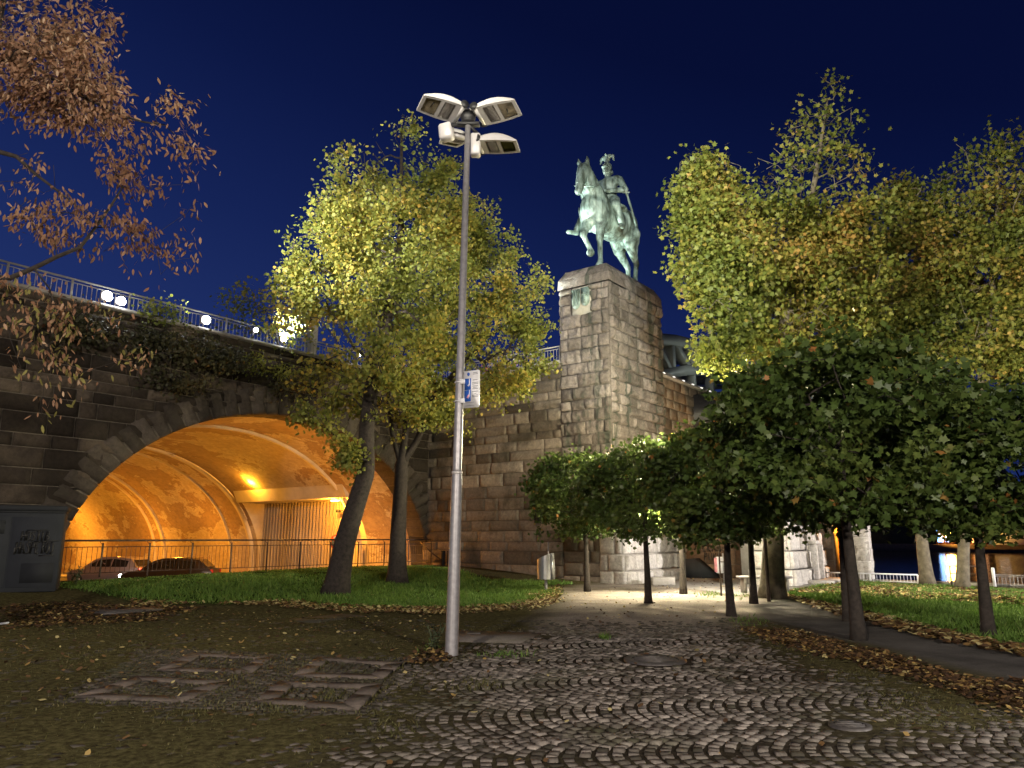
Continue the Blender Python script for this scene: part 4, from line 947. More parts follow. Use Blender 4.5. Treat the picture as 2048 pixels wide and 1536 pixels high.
# two limes on the lawn
def q3(px, py, Y): return at_Y(px, py, Y)
b1 = ground(672, 1174); Y1 = b1[1]
g2 = ground(795, 1153); Y2 = g2[1]
S1 = [px_blob(*q) for q in ((808, 275, 26, 42, Y1+.3, 2.), (860, 345, 50, 40, Y1+.3), (780, 360, 70, 55, Y1+.3), (715, 350, 50, 50, Y1, 1.), (690, 420, 60, 70, Y1-.3), (790, 460, 140, 90, Y1+.3), (890, 430, 70, 80, Y1+.4), (640, 500, 70, 60, Y1-.5), (700, 560, 120, 80, Y1-.3), (840, 570, 120, 90, Y1+.3), (610, 580, 55, 60, Y1-.5), (548, 572, 30, 26, Y1-.6), (590, 520, 24, 22, Y1-.5), (655, 440, 30, 26, Y1-.3), (675, 310, 22, 24, Y1, 1.), (740, 300, 24, 22, Y1), (900, 340, 28, 26, Y1+.3), (945, 400, 26, 30, Y1+.3), (620, 455, 20, 20, Y1-.4), (660, 650, 90, 45, Y1-.6, .22), (780, 670, 130, 70, Y1, .8), (720, 745, 160, 40, Y1-.4, .45), (760, 800, 150, 45, Y1, .6), (640, 830, 60, 40, Y1-.8, .5), (700, 900, 50, 40, Y1-.4, .9), (740, 930, 60, 25, Y1-.2, .5))]
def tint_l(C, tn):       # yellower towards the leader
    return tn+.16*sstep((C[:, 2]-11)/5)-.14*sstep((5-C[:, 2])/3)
trk1 = [b1, q3(690, 1085, Y1), q3(712, 1010, Y1), q3(733, 945, Y1), q3(733, 860, Y1), q3(745, 760, Y1), q3(770, 655, Y1+.1), q3(785, 580, Y1+.2), q3(800, 500, Y1+.3), q3(803, 400, Y1+.3), q3(803, 240, Y1+.3)]
tree('lime_tree', 'tall leaning lime tree with a broad lit yellow-green crown rising to a point', 'tree', b1, [(trk1, .30, .02, None)], S1, 950, 54000, .097, LIME, M['lime_leaf'], M['bark'], .17, 'lime trees on the lawn', tintf=tint_l, rmax=.3, zmin=3.2, e=.5, shell=.45, tip=.009, thin=True, void=(.75, -.22))
S2 = [px_blob(*q) for q in ((1085, 650, 26, 26, Y2-1), (1075, 560, 26, 28, Y2-1), (1010, 490, 34, 30, Y2-1), (975, 430, 22, 26, Y2-1), (1090, 735, 24, 20, Y2-1), (930, 470, 45, 80, Y2-1), (960, 560, 90, 80, Y2-.8), (1035, 625, 55, 60, Y2-1), (950, 660, 130, 70, Y2-.6), (1050, 700, 45, 45, Y2-1), (900, 740, 130, 60, Y2-.5), (1010, 760, 80, 40, Y2-1, .6), (850, 800, 70, 55, Y2-.8, .8), (780, 840, 50, 45, Y2-.8, .7), (880, 840, 60, 35, Y2-.6, .6), (960, 805, 70, 25, Y2-1, .3))]
trk2 = [g2, q3(797, 1060, Y2), q3(801, 980, Y2), q3(803, 930, Y2)]
T2 = [(trk2, .27, .2, None), ([trk2[-1], q3(785, 870, Y2), q3(775, 780, Y2), q3(800, 680, Y2)], .10, .03, 12), ([trk2[-1], q3(812, 860, Y2), q3(815, 760, Y2-.3), q3(870, 600, Y2-.5)], .13, .03, 12), ([trk2[-1], q3(835, 880, Y2), q3(870, 790, Y2-.5), q3(960, 690, Y2-.7)], .11, .03, 12)]
n0 = max(3, int(np.linalg.norm(np.diff(np.array(trk2), axis=0), axis=1).sum()/.3))-1
T2 = [T2[0]]+[(a, b_, c_, n0) for a, b_, c_, _ in T2[1:]]
tree('lime_tree', 'straight lime tree forking low down, its crown on the right behind the lamp post', 'tree', g2, T2, S2, 640, 32000, .097, LIME, M['lime_leaf'], M['bark'], .17, 'lime trees on the lawn', tintf=tint_l, rmax=.27, zmin=4.3, e=.5, shell=.45, tip=.009, thin=True, void=(.75, -.22))
# thin sapling with sparse yellow leaves in front of the parapet
bs = on_plane(560, 705, INNER-V*.05, V); YB = bs[1]-.3
Sb = [px_blob(*q) for q in ((500, 600, 50, 30, YB, 1.), (470, 650, 40, 20, YB, .6), (545, 640, 40, 40, YB, 1.), (470, 590, 30, 40, YB, .3), (600, 660, 50, 30, YB, 1.))]
tree('young_tree', 'thin self-seeded sapling with sparse yellow leaves on the parapet beside the lights', 'tree', bs, [([bs, q3(552, 670, YB), q3(530, 620, YB)], .04, .015, None)], Sb, 130, 1100, .11, LIME, M['lime_leaf'], M['bark'], .22, tip=.004)
# plane trees at the back right
def plane_tint(C, tn): return tn+.15*rng.random(len(C))*0
pl = ground(1545, 1196); YP = pl[1]
SP1 = [px_blob(*q) for q in ((1388, 352, 52, 42, YP, 1.1), (1358, 415, 32, 30, YP, 1.), (1430, 350, 60, 50, YP, 1.), (1420, 430, 80, 70, YP, 1.2), (1390, 500, 50, 50, YP, 1.2), (1450, 520, 110, 80, YP+.5, 1.1), (1425, 590, 45, 45, YP-.5, 1.2), (1450, 640, 60, 70, YP-.5, 1.6), (1440, 700, 50, 30, YP-.5, 1.3), (1560, 460, 110, 70, YP+1, 1.), (1560, 580, 120, 90, YP+.5, 1.1), (1560, 680, 110, 60, YP+.5, 1.2), (1600, 330, 80, 60, YP+1, .9), (1640, 250, 60, 60, YP+1, .9), (1690, 330, 40, 60, YP+1, .9), (1680, 440, 100, 60, YP+1, .8), (1680, 560, 100, 100, YP+1, 1.1), (1500, 760, 70, 40, YP, .8), (1680, 690, 90, 60, YP+1, 1.), (1650, 190, 30, 35, YP+1, 1.), (1700, 260, 25, 40, YP+1, .8))]
trkp = [pl, q3(1546, 1100, YP), q3(1548, 1000, YP), q3(1550, 880, YP+.2), q3(1560, 760, YP+.4), q3(1570, 640, YP+.6), q3(1600, 500, YP+.9), q3(1630, 360, YP+1), q3(1655, 200, YP+1)]
tree('plane_tree', 'big plane tree with mottled pale trunk and high half-bare top beside the statue', 'tree', pl, [(trkp, .30, .03, None)], SP1, 950, 60000, .13, MAPLE, M['plane_leaf'], M['plane_bark'], .22, 'plane trees near the river', tip=.009, rmax=.34, zmin=3.8, void=(.6, -.27), leafw=lambda p: 1-.86*float(sstep((p[2]-10.3)/1.8))*float(sstep((p[0]-5.6)/1.2)))
p2 = ground(1856, 1170)
SP2 = [px_blob(*q) for q in ((1790, 430, 70, 60, 24, 1.), (1850, 400, 60, 50, 24, .8), (1830, 520, 110, 80, 24, 1.1), (1780, 620, 110, 80, 24, 1.1), (1880, 620, 90, 70, 24, 1.), (1800, 720, 120, 50, 24, 1.), (1900, 500, 60, 60, 24, .8))]
trkq = [p2, q3(1846, 1100, p2[1]), q3(1836, 1000, p2[1]), q3(1835, 850, 24.5), q3(1830, 700, 24), q3(1830, 430, 24)]
tree('plane_tree', 'plane tree with a curved pale trunk by the railing, left of the orange reflection', 'tree', p2, [(trkq, .21, .03, None)], SP2, 560, 29000, .135, MAPLE, M['plane_leaf'], M['plane_bark'], .24, 'plane trees near the river', tip=.009, rmax=.3, zmin=4, void=(.6, -.24))
p3 = ground(1925, 1178)
SP3 = [px_blob(*q) for q in ((1960, 330, 60, 50, 22.5, .7), (2020, 280, 40, 40, 22.5, .8), (1900, 390, 30, 30, 22.5, .2), (1980, 430, 80, 60, 22.5, .8), (2060, 380, 60, 90, 22.5, .9), (1960, 540, 90, 70, 22.5, .9), (2060, 540, 80, 100, 22.5, 1.), (1990, 660, 100, 70, 22.5, .9), (2080, 690, 80, 80, 22.5, 1.))]
trkr = [p3, q3(1928, 1080, p3[1]), q3(1935, 950, p3[1]), q3(1960, 780, 23), q3(1985, 600, 22.6), q3(2000, 300, 22.5)]
tree('plane_tree', 'dim plane tree at the right edge, trunk right of the orange reflection', 'tree', p3, [(trkr, .18, .03, None)], SP3, 520, 26000, .135, MAPLE, M['plane_leaf'], M['plane_bark'], .24, 'plane trees near the river', tip=.009, rmax=.28, zmin=4, void=(.6, -.22), leafw=lambda p: 1-.7*float(sstep((p[2]-10.5)/2)))
# rust-coloured tree reaching in from the left
br = np.array([-8.4, 9.6, 0.]); br[2] = float(gz(br[0], br[1])); YR = 10.
SR = [px_blob(*q) for q in ((60, 60, 80, 70, YR, 1.), (150, 60, 70, 50, YR, 1.), (210, 30, 35, 40, YR, .5), (90, 150, 110, 60, YR, 2.), (190, 170, 50, 60, YR, 2.), (140, 210, 90, 40, YR, 1.6), (40, 200, 50, 40, YR, 1.), (220, 250, 40, 40, YR, 1.2), (250, 320, 40, 50, YR, 1.3), (280, 370, 45, 25, YR, .9), (340, 215, 35, 25, YR, .6), (390, 230, 20, 35, YR, .4), (330, 270, 50, 25, YR, .5), (370, 310, 40, 30, YR, .4), (370, 400, 30, 30, YR, .3), (320, 470, 70, 30, YR, .5), (360, 500, 40, 25, YR, .5), (150, 440, 130, 40, YR, .35), (80, 430, 70, 25, YR, .5), (60, 350, 70, 50, YR, .2), (230, 470, 60, 30, YR, .3), (270, 545, 60, 25, YR, .25), (50, 600, 60, 45, YR-1, .6), (25, 690, 45, 50, YR-1, .4), (100, 740, 60, 50, YR, .16), (170, 650, 70, 50, YR, .15), (110, 830, 30, 30, YR, .15), (250, 720, 70, 40, YR, .08), (350, 700, 50, 30, YR, .06))]
TR = [([br, br+np.array([.1, 0, 2.2]), q3(-120, 520, YR), q3(-70, 300, YR), q3(-20, 100, YR), q3(40, -200, YR)], .2, .06, None)]
R0 = Tree(TR)
def nearR(px, py): return R0.near(q3(px, py, YR))
k1 = nearR(-70, 300)
TR += [([R0.P[k1], q3(20, 300, YR), q3(60, 340, YR), q3(120, 385, YR), q3(150, 410, YR)], .045, .012, k1), ([R0.P[nearR(-120, 520)], q3(10, 560, YR), q3(60, 540, YR), q3(110, 515, YR), q3(160, 495, YR), q3(210, 430, YR), q3(245, 375, YR)], .05, .012, nearR(-120, 520)), ([R0.P[nearR(-20, 100)], q3(60, 130, YR), q3(160, 190, YR), q3(260, 240, YR), q3(330, 250, YR)], .04, .01, nearR(-20, 100))]
def rust_tint(C, tn):
    g = (C[:, 2] < 4.8) & (rng.random(len(C)) < .3); return np.where(g, 1.0, np.clip(tn, 0, .9))
tree('rust_tree', 'russet autumn tree with hanging dead leaves reaching in at the upper left', 'tree', br, TR, SR, 900, 8600, .10, LONG, M['rust_leaf'], M['bark'], .10, tip=.0032, tintf=rust_tint, droop=1.6, wob=.16, e=.42)
# clipped maples, three crown shapes shared by eight trees
PROT = []
for v_ in range(3):
    t = thing('clipped_maple', 'x', 'tree', (0, 0, 0), 'clipped maples along the paths')
    hb = 2.05; R_ = 1.9
    pts = []
    nC = 210
    d = rng.normal(0, 1, (nC, 3)); d /= np.linalg.norm(d, axis=1)[:, None]; q = (.6+.4*rng.random(nC)**.6)[:, None]
    bumpy = 1+.16*np.array([mnoise.noise((a[0]*2+v_*7, a[1]*2, a[2]*2)) for a in d])
    c = d*q*np.array([R_, R_, 1.45])*bumpy[:, None]+np.array([0, 0, 3.2]); lo_ = c[:, 2] < 2.2; c[lo_, 2] = 1.95+.3*rng.random(lo_.sum())-(.12*(np.hypot(c[lo_, 0], c[lo_, 1])/R_))
    T = Tree([([(0, 0, -.1), (.02, .01, 1.), (-.01, .02, 2.1), (0, 0, 2.9)], .10, .05, None)]); T.grow(c, .3, .1, zmin=1.7)
    mb = MB(); T.mesh(mb, .006, .42, rmax=.11); mb.build('trunk', M['bark'], t, True)
    nl = 15000; k = rng.integers(0, nC, nl); C_ = c[k]+rng.normal(0, 1, (nl, 3))*np.array([.165, .165, .13]); C_ = C_[(clump_noise(C_, 1.15, v_*5.) > -.2) | (rng.random(nl) < .2)]; nl = len(C_); o_ = C_-np.array([0, 0, 3.1]); o_ /= np.linalg.norm(o_, axis=1)[:, None]
    tn = .42+.34*clump_noise(C_, .9, v_*3.)+.30*(rng.random(nl)-.3); tn = np.where(rng.random(nl) < .018, .93+.07*rng.random(nl), np.clip(tn, 0, .93))
    link_mesh('crown', leaf_mesh('crown', C_, .115, MAPLE, tn, o_, .35, .3), M['maple_leaf'], t); PROT.append(t)
MAPS = [(1718, 1281, 0, (1.06, 1.01), 'nearest clipped maple, standing in the brown leaf drift', .05), (1978, 1273, 1, (1.0, .87), 'clipped maple leaning slightly at the right edge before the shaded grass', .04),
        (1463, 1233, 2, (.88, .82), 'clipped maple with a pale scar on its bark, between path and cobbles', 0), (1697, 1243, 1, (1.0, .98), 'clipped maple half hidden right behind the nearest one', .02),
        (1297, 1206, 0, (.88, .82), 'slim clipped maple in the middle of the pale path', 0), (1508, 1207, 1, (.92, .88), 'clipped maple left of the mottled plane trunk', 0), (1367, 1188, 2, (.97, .94), 'clipped maple beside the low stone block', 0), (1175, 1183, 1, (.92, .88), 'clipped maple nearest the litter bin', 0)]
used = set()
for px, py, v_, (sc_, sz_m), lab, lean in MAPS:
    g = ground(px, py)
    if v_ in used: o = copy_tree(PROT[v_])
    else: o = PROT[v_]; used.add(v_)
    o.location = [float(q) for q in g]; o.rotation_euler = (0, -lean, rng.uniform(0, 6.28) if v_ else 1.0); o.scale = (sc_, sc_, sz_m); o['label'] = lab
# pale bark scars (part of the two trees)
# shrubs along the wall top
def shrub(label, blobs, base, n, lm, sz=.09):
    t = thing('wall_shrub', label, 'shrub', base, 'shrubs hanging on the dark wall'); T = Tree([([base, base+np.array([0, -.05, .3])], .03, .02, None)]); c, _ = blob_points(blobs, max(30, n//28), .1); T.grow(c, .25, .15, up=.1)
    mb = MB(); T.mesh(mb, .004, .4, 1.); mb.build('trunk', M['bark'], t)
    k = rng.integers(0, len(c), n); C_ = c[k]+rng.normal(0, .17, (n, 3)); link_mesh('crown', leaf_mesh('crown', C_-np.array(t.location), sz, LIME, .35+.3*rng.random(n)+.3*clump_noise(C_, .8), None, .5), lm, t)
def fac(px, py, off=.25): return on_plane(px, py, INNER-V*off, V)
def fblob(px, py, rx, ry, w_=1.): 
    c = fac(px, py, .35); k = np.linalg.norm(c)/F; return (c, (rx*k*.75, .3+.2*rx*k, ry*k), w_)
M['ivy_leaf'] = leafmat('ivy_leaf', [(0, (.02, .024, .012)), (.5, (.05, .05, .022)), (1, (.12, .09, .035))], .2)
shrub('leafy shrub hanging over the wall top between the middle parapet lights', [fblob(500, 725, 50, 14), fblob(580, 750, 60, 12), fblob(640, 750, 50, 14, .6)], fac(560, 725, .05), 1300, M['lime_leaf'])
shrub('low yellow-leaved shrub on the wall top beside the first two lights', [fblob(330, 625, 45, 10), fblob(300, 618, 30, 10)], fac(320, 632, .05), 420, M['lime_leaf'])
shrub('dark creeper spreading over the wall above the arch', [fblob(300, 690, 160, 30, .8), fblob(420, 720, 120, 30, .8), fblob(150, 660, 110, 40, .8), fblob(330, 760, 120, 25, .4), fblob(560, 770, 90, 25, .4)], fac(330, 660, .05), 7000, M['ivy_leaf'], .10)
# ------------------------------------------------------------------ street lamp
PB = ground(903, 1310)
PB = np.array([PB[0], PB[1], float(gz(PB[0], PB[1]))]); LEAN = .016
ptop = at_Y(936, 235, PB[1]); HT = ptop[2]
lp = thing('street_lamp', 'tall grey lamp post with four unlit flat lamp heads in the foreground', 'street lamp', PB)
hz = lambda py: float(on_plane(915, py, PB, (0, 1, 0))[2])
zb = hz(945)
ZL = lambda z: PB+np.array([LEAN*z, 0, z])
mb = MB(); mb.tube([ZL(-.1), ZL(.02), ZL(.5), ZL(zb-.02), ZL(zb)], [.094, .092, .088, .076, .076], 20); mb.build('pole', M['steel'], lp, True)
mb = MB(); mb.tube([ZL(zb-.01), ZL(zb+.05), ZL(HT+.02)], [.068, .066, .042], 20); mb.build('upper_pole', M['steel'], lp, True)
mb = MB(); mb.tube([ZL(zb-.025), ZL(zb+.012)], .079, 20); mb.build('collar', M['pale_metal'], lp, True)
def luminaire(hub, az, tilt, roll, L=.68, Wd=.48, lens='lens', sink=0.):
    """flat leaf-shaped floodlight: axis goes outwards from the hub"""
    ax = np.array([math.cos(az)*math.cos(tilt), math.sin(az)*math.cos(tilt), math.sin(tilt)]); ay = np.cross(ZUP, ax); ay /= np.linalg.norm(ay); az_ = np.cross(ax, ay)
    ay, az_ = ay*math.cos(roll)+az_*math.sin(roll), az_*math.cos(roll)-ay*math.sin(roll)
    A_ = np.array([ax, ay, az_]); P = lambda x, y, z: hub+ax*x+ay*y+az_*z
    xs = np.linspace(.06, L, 13); G = []
    for x in xs:
        q = (x-.06)/(L-.06); hw = Wd/2*(1-.10*(2*q-1)**2-.14*q); h_ = .17*math.sin(math.pi*(.18+.80*q))**.8; row = []
        for a in np.linspace(0, math.pi, 11): row.append(P(x, -hw*math.cos(a)*(1 if abs(math.cos(a)) < .99 else 1), .02+h_*math.sin(a)**.6))
        row = [P(x, -hw, 0)]+row+[P(x, hw, 0)]; G.append(row)
    mb = MB(); mb.grid(np.array(G)); k = len(G[0])
    hwf = lambda x: Wd/2*(1-.10*(2*(x-.06)/(L-.06)-1)**2-.14*(x-.06)/(L-.06))
    mb.add(G[0], [tuple(range(k))]); mb.add(G[-1], [tuple(range(k))[::-1]])
    # flat underside rim with two openings (lens and louvre)
    b = .045; x0, x1, x2, x3 = .16, .34, .40, L-.05
    hd = mb.build('lamp_head', M['lamp_shell'], lp); autosmooth(hd, 45)
    fr = MB()
    def plate(xa, xb, ya, yb, z=0.): fr.add([P(xa, ya(xa), z), P(xa, yb(xa), z), P(xb, yb(xb), z), P(xb, ya(xb), z)], [(0, 1, 2, 3)])
    plate(.06, x0, lambda x: -hwf(x), hwf); plate(x1, x2, lambda x: -hwf(x), hwf); plate(x3, L, lambda x: -hwf(x), hwf)
    for xa, xb in ((x0, x1), (x2, x3)):
        plate(xa, xb, lambda x: -hwf(x), lambda x: -hwf(x)+b); plate(xa, xb, lambda x: hwf(x)-b, hwf)
    fr.build('frame', M['lamp_shell'], hd)
    g_ = MB(); g_.add([P(x2, -hwf(x2)+b, .015), P(x2, hwf(x2)-b, .015), P(x3, hwf(x3)-b, .015), P(x3, -hwf(x3)+b, .015)], [(0, 1, 2, 3)]); g_.build('lens', M[lens], hd)
    g_ = MB(); g_.add([P(x0, -hwf(x0)+b, .02), P(x0, hwf(x0)-b, .02), P(x1, hwf(x1)-b, .02), P(x1, -hwf(x1)+b, .02)], [(0, 1, 2, 3)])
    for y in np.linspace(-.16, .16, 12): g_.box(P(.255, y, .012), (.13, .012, .014), A_)
    g_.build('louvre', M['lamp_grey'], hd)
    if lens == 'lens':
        g_ = MB(); g_.tube([P((x2+x3)/2-.01, -.02, .018), P((x2+x3)/2-.03, .09, .02)], .012, 6); g_.build('bulb', M['black'], hd)
    g_ = MB(); g_.tube([P(.045, -Wd*.42, .03), P(.045, Wd*.42, .03)], .042, 12); g_.build('hinge', M['lamp_shell'], hd, True)
    for sg in (-1, 1): g_ = MB(); g_.tube([P(.03, sg*Wd*.43, .045), P(.03, sg*Wd*.47, .045)], .066, 16); g_.build('hinge_disc', M['black'], hd)
    return hd
TOPP = ZL(HT)
luminaire(TOPP+np.array([-.10, -.02, .02]), math.radians(205), math.radians(3), math.radians(8))
luminaire(TOPP+np.array([.14, -.03, -.02]), math.radians(-20), math.radians(2), math.radians(-8))
luminaire(TOPP+np.array([.14, .16, -.42]), math.radians(-12), math.radians(-6), math.radians(-2), .66, .44, 'dull_lens')
luminaire(TOPP+np.array([-.16, .22, -.20]), math.radians(112), math.radians(14), 0, .60, .42, 'dull_lens')
mb = MB(); mb.ball(TOPP, (.12, .12, .12), 14, 10); mb.tube([TOPP-ZUP*.10, TOPP+ZUP*.0], .1, 14); mb.box(TOPP-ZUP*.12, (.36, .12, .05), bev=.01); mb.build('hub', M['black'], lp)
mb = MB(); mb.box(TOPP+ZUP*.10, (.22, .16, .05), bev=.015); mb.box(TOPP+np.array([.1, 0, .07]), (.06, .14, .05), bev=.01); mb.build('hub_cap', M['pale_metal'], lp)
mb = MB(); mb.box(TOPP+np.array([.12, .03, -.46]), (.15, .16, .36), bev=.02); mb.tube([TOPP+np.array([.1, .1, -.36]), TOPP+np.array([.26, .16, -.34])], .05, 10); mb.build('ballast_box', M['lamp_shell'], lp)
mb = MB(); mb.box(TOPP+np.array([-.34, .06, -.22]), (.22, .2, .26), np.array([[.9, -.3, .1], [.3, .9, 0], [-.1, 0, 1]]), bev=.03); mb.build('ballast_box', M['lamp_shell'], lp)
mb = MB(); mb.tube([TOPP+np.array([-.3, .0, -.14]), TOPP-ZUP*.12, TOPP+np.array([.22, .1, -.3])], .03, 8); mb.build('cross_arm', M['black'], lp)
# information sign on the pole
pc = [on_plane(px, py, PB-np.array([0, .12, 0]), (0, 1, 0)) for px, py in ((926, 743), (957, 736), (956, 814), (924, 821))]
sc0 = sum(pc)/4; sn = thing('information_sign', 'white notice board with two blue pictures clamped to the lamp post', 'sign', sc0)
sx_ = np.array([.88, -.47, 0]); sy_ = ZUP; sz_ = np.cross(sx_, sy_)      # sz_: towards the camera side
if sz_[1] > 0: sz_ = -sz_
wS = .27; hS = .54; SA = np.array([sx_, sz_, ZUP]); sc0 = sc0+np.array([.02, 0, 0])
def rrect(w_, h_, r, k=5):
    out = []
    for cx, cz, a0 in ((w_/2-r, h_/2-r, 0), (-w_/2+r, h_/2-r, 90), (-w_/2+r, -h_/2+r, 180), (w_/2-r, -h_/2+r, 270)):
        for a in np.linspace(a0, a0+90, k): out.append((cx+r*math.cos(math.radians(a)), cz+r*math.sin(math.radians(a))))
    return out
SP_ = lambda x, z, o=0.: sc0+sx_*x+ZUP*z+sz_*o
mb = MB(); mb.prism([SP_(a, b_) for a, b_ in rrect(wS, hS, .025)], sz_*.012); mb.build('panel', M['white_paint'], sn)
M['blue'] = simple('sign_blue', (.02, .10, .45), .5, 0, .1); M['ink'] = simple('sign_ink', (.12, .13, .17), .6, 0, .1); M['pink'] = simple('sign_pink', (.75, .3, .33), .5); M['red'] = simple('sign_red', (.5, .03, .03), .5)
def flatrect(mat, name, x, z, w_, h_, o): mb = MB(); mb.box(SP_(x, z, o), (w_, .003, h_), SA); return mb.build(name, mat, sn)
for z, hh in ((.075, .165), (-.095, .165)): flatrect(M['blue'], 'picture', -.06, z, .105, hh, .0145)
mb = MB()
for z, k in ((.075, 0), (-.095, 1)):
    mb.tube([SP_(-.03, z+.08, .017), SP_(-.03, z+.0, .017), SP_(-.05, z-.03, .017)], [.007, .009, .016], 6)
mb.build('pictogram', M['white_paint'], sn)
mb = MB(); mb.tube([SP_(-.035, -.085, .018), SP_(-.055, -.13, .018)], [.014, .017], 8); mb.build('pictogram', M['pink'], sn)
for rows in (((.13, .075), (.09, .10), (.07, .10), (.04, .09), (.02, .07), (.0, .09)), ((-.04, .10), (-.075, .04), (-.095, .10), (-.115, .09)), ((.235, .07), (.215, .08))):
    mb = MB()
    for z, w_ in rows: mb.box(SP_(.065, z, .0145), (w_, .003, .006), SA)
    mb.build('lettering', M['ink'], sn)
for z, w_ in ((-.195, .14), (-.24, .15)): mb = MB(); mb.box(SP_(-.02, z, .0145), (w_, .003, .005), SA); mb.build('lettering', M['ink'], sn)
mb = MB(); th = np.linspace(0, 2*np.pi, 17)[:-1]; mb.prism([SP_(-.05+.022*math.cos(a), .22+.026*math.sin(a), .013) for a in th], sz_*.003); mb.build('emblem', M['blue'], sn)
for z in (.12, -.16):
    mb = MB(); mb.box(SP_(-.15, z, .02), (.09, .03, .07), SA, bev=.006); mb.tube([ZL(sc0[2]-PB[2]+z)+np.array([.076*math.cos(a), .076*math.sin(a), 0]) for a in np.linspace(0, 2*np.pi, 17)], .008, 5); mb.build('clamp', M['white_paint'], sn)
# ------------------------------------------------------------------ railings
def railing(name, label, cat, O, D, L, z0, z1, bay, nb, mat, group=None, rp=.02, rb=.008, top=.024, gap=0., offs=None, brackets=False, perp=None, zf=None, low=.10):
    """posts, one panel of bars per bay, a handrail; z0/z1 may follow zf(s)"""
    t = thing(name, label, cat, O, group); zf = zf or (lambda s: 0.)
    n = int(round(L/bay)); hr = MB(); pts = [O+D*s+ZUP*(z1+zf(s)) for s in np.linspace(0, L, n+1)]; hr.tube(pts, top, 8); hr.build('handrail', mat, t, True)
    for i in range(n+1):
        s = L*i/n; P0 = O+D*s+ZUP*(z0+zf(s)); P1 = O+D*s+ZUP*(z1+zf(s)-(.07 if brackets else 0)); m_ = MB(); m_.box((P0+P1)/2, (rp*2, rp*1.2, P1[2]-P0[2]), np.array([D, np.cross(ZUP, D), ZUP]), bev=.004)
        if brackets: m_.tube([P1-ZUP*.02, P1+D*.06, P1+D*.09+ZUP*.06], .009, 5)
        m_.build('post', mat, t)
    for i in range(n):
        sa, sb = L*i/n, L*(i+1)/n; m_ = MB()
        za, zb_ = low, z1-z0-gap
        for zz in (za, zb_): m_.tube([O+D*sa+ZUP*(z0+zz+zf(sa)), O+D*sb+ZUP*(z0+zz+zf(sb))], rb*1.5, 5)
        for k in range(1, nb):
            s = sa+(sb-sa)*k/nb; m_.tube([O+D*s+ZUP*(z0+za+zf(s)), O+D*s+ZUP*(z0+zb_+zf(s))], rb, 5, cap=False)
        m_.build('bar_panel', mat, t)
    return t
OF = INNER-V*.45
def fz(s):
    p = OF-U*s; return float(gz(p[0], p[1]))
railing('road_fence', 'dark red-brown iron fence along the road cutting under the arch', 'fence', OF-U*.15, -U, 14.3, .05, 1.02, 1.30, 10, M['rail_paint'], rp=.022, rb=.008, top=.026, gap=.17, brackets=True, zf=fz, low=.12)
M['rail_white'] = simple('pale_rail_paint', (.30, .28, .25), .45, .2, .15)
railing('parapet_railing', 'pale iron railing on the viaduct above the arch with bright lights', 'railing', INNER-U*.1+V*.12+ZUP*0, -U, 20.8, TOP, 8.68, 1.6, 12, M['rail_white'], 'parapet railings on the viaduct', rp=.03, rb=.011, top=.03, gap=.10, low=.05)
railing('parapet_railing', 'short pale iron railing between the lime tree and the statue pedestal', 'railing', CORNER+V*2.25+U*.12, V, 6.6, TOP, 8.72, 1.65, 12, M['rail_white'], 'parapet railings on the viaduct', rp=.03, rb=.011, top=.03, gap=.10, low=.05)
railing('parapet_railing', 'slender railing with small white lamps beyond the statue pedestal', 'railing', CORNER+U*4.5+V*.25, U, 13., TOP, 8.30, 1.6, 4, M['rail_white'], 'parapet railings on the viaduct', rp=.02, rb=.008, top=.018, gap=.06, low=.04)
for k in range(10):
    p = CORNER+U*(4.9+k*.98)+V*.22+ZUP*(TOP+.11); t = thing('rail_lamp', 'small white lamp on the slender railing beyond the statue', 'lamp', p, 'small lamps in a row on the far railing')
    MB().box(p, (.14, .09, .09), UV, bev=.02).build('diffuser', M['railglow'], t) if 'railglow' in M else None
    if 'railglow' not in M:
        M['railglow'] = emit('rail_glow', (1., .93, .86), 1.3); MB().box(p, (.14, .09, .09), UV, bev=.02).build('diffuser', M['railglow'], t)
    MB().box(p-ZUP*.06, (.05, .05, .06), UV).build('bracket', M['rail_white'], t)
# padlocks on the railing
PLK = thing('love_locks', 'small coloured padlocks hanging on the railing right of the lamp post', 'padlocks'); bpy.data.objects.remove(PLK)
mb = MB()
for i in range(120):
    s = rng.uniform(3.3, 6.5) if i < 80 else rng.uniform(2.4, 8.6); mb.box(CORNER+V*s+U*.08+ZUP*(TOP+rng.uniform(.05, .4)), (.03, .06, .07), UV, tint=rng.random(), bev=.006)
m, nt, b = newmat('padlock_paint'); b.inputs['Metallic'].default_value = .4; b.inputs['Roughness'].default_value = .4
nt.links.new(ramp(nt, [(0, (.6, .2, .3)), (.3, (.5, .4, .15)), (.55, (.5, .5, .5)), (.8, (.5, .05, .07)), (1, (.2, .25, .5))], attr(nt).outputs['Fac']).outputs[0], b.inputs['Base Color'])
tag(mb.build('padlocks', m), 'small coloured padlocks hanging on the railing right of the lamp post', 'padlocks', kind='stuff')
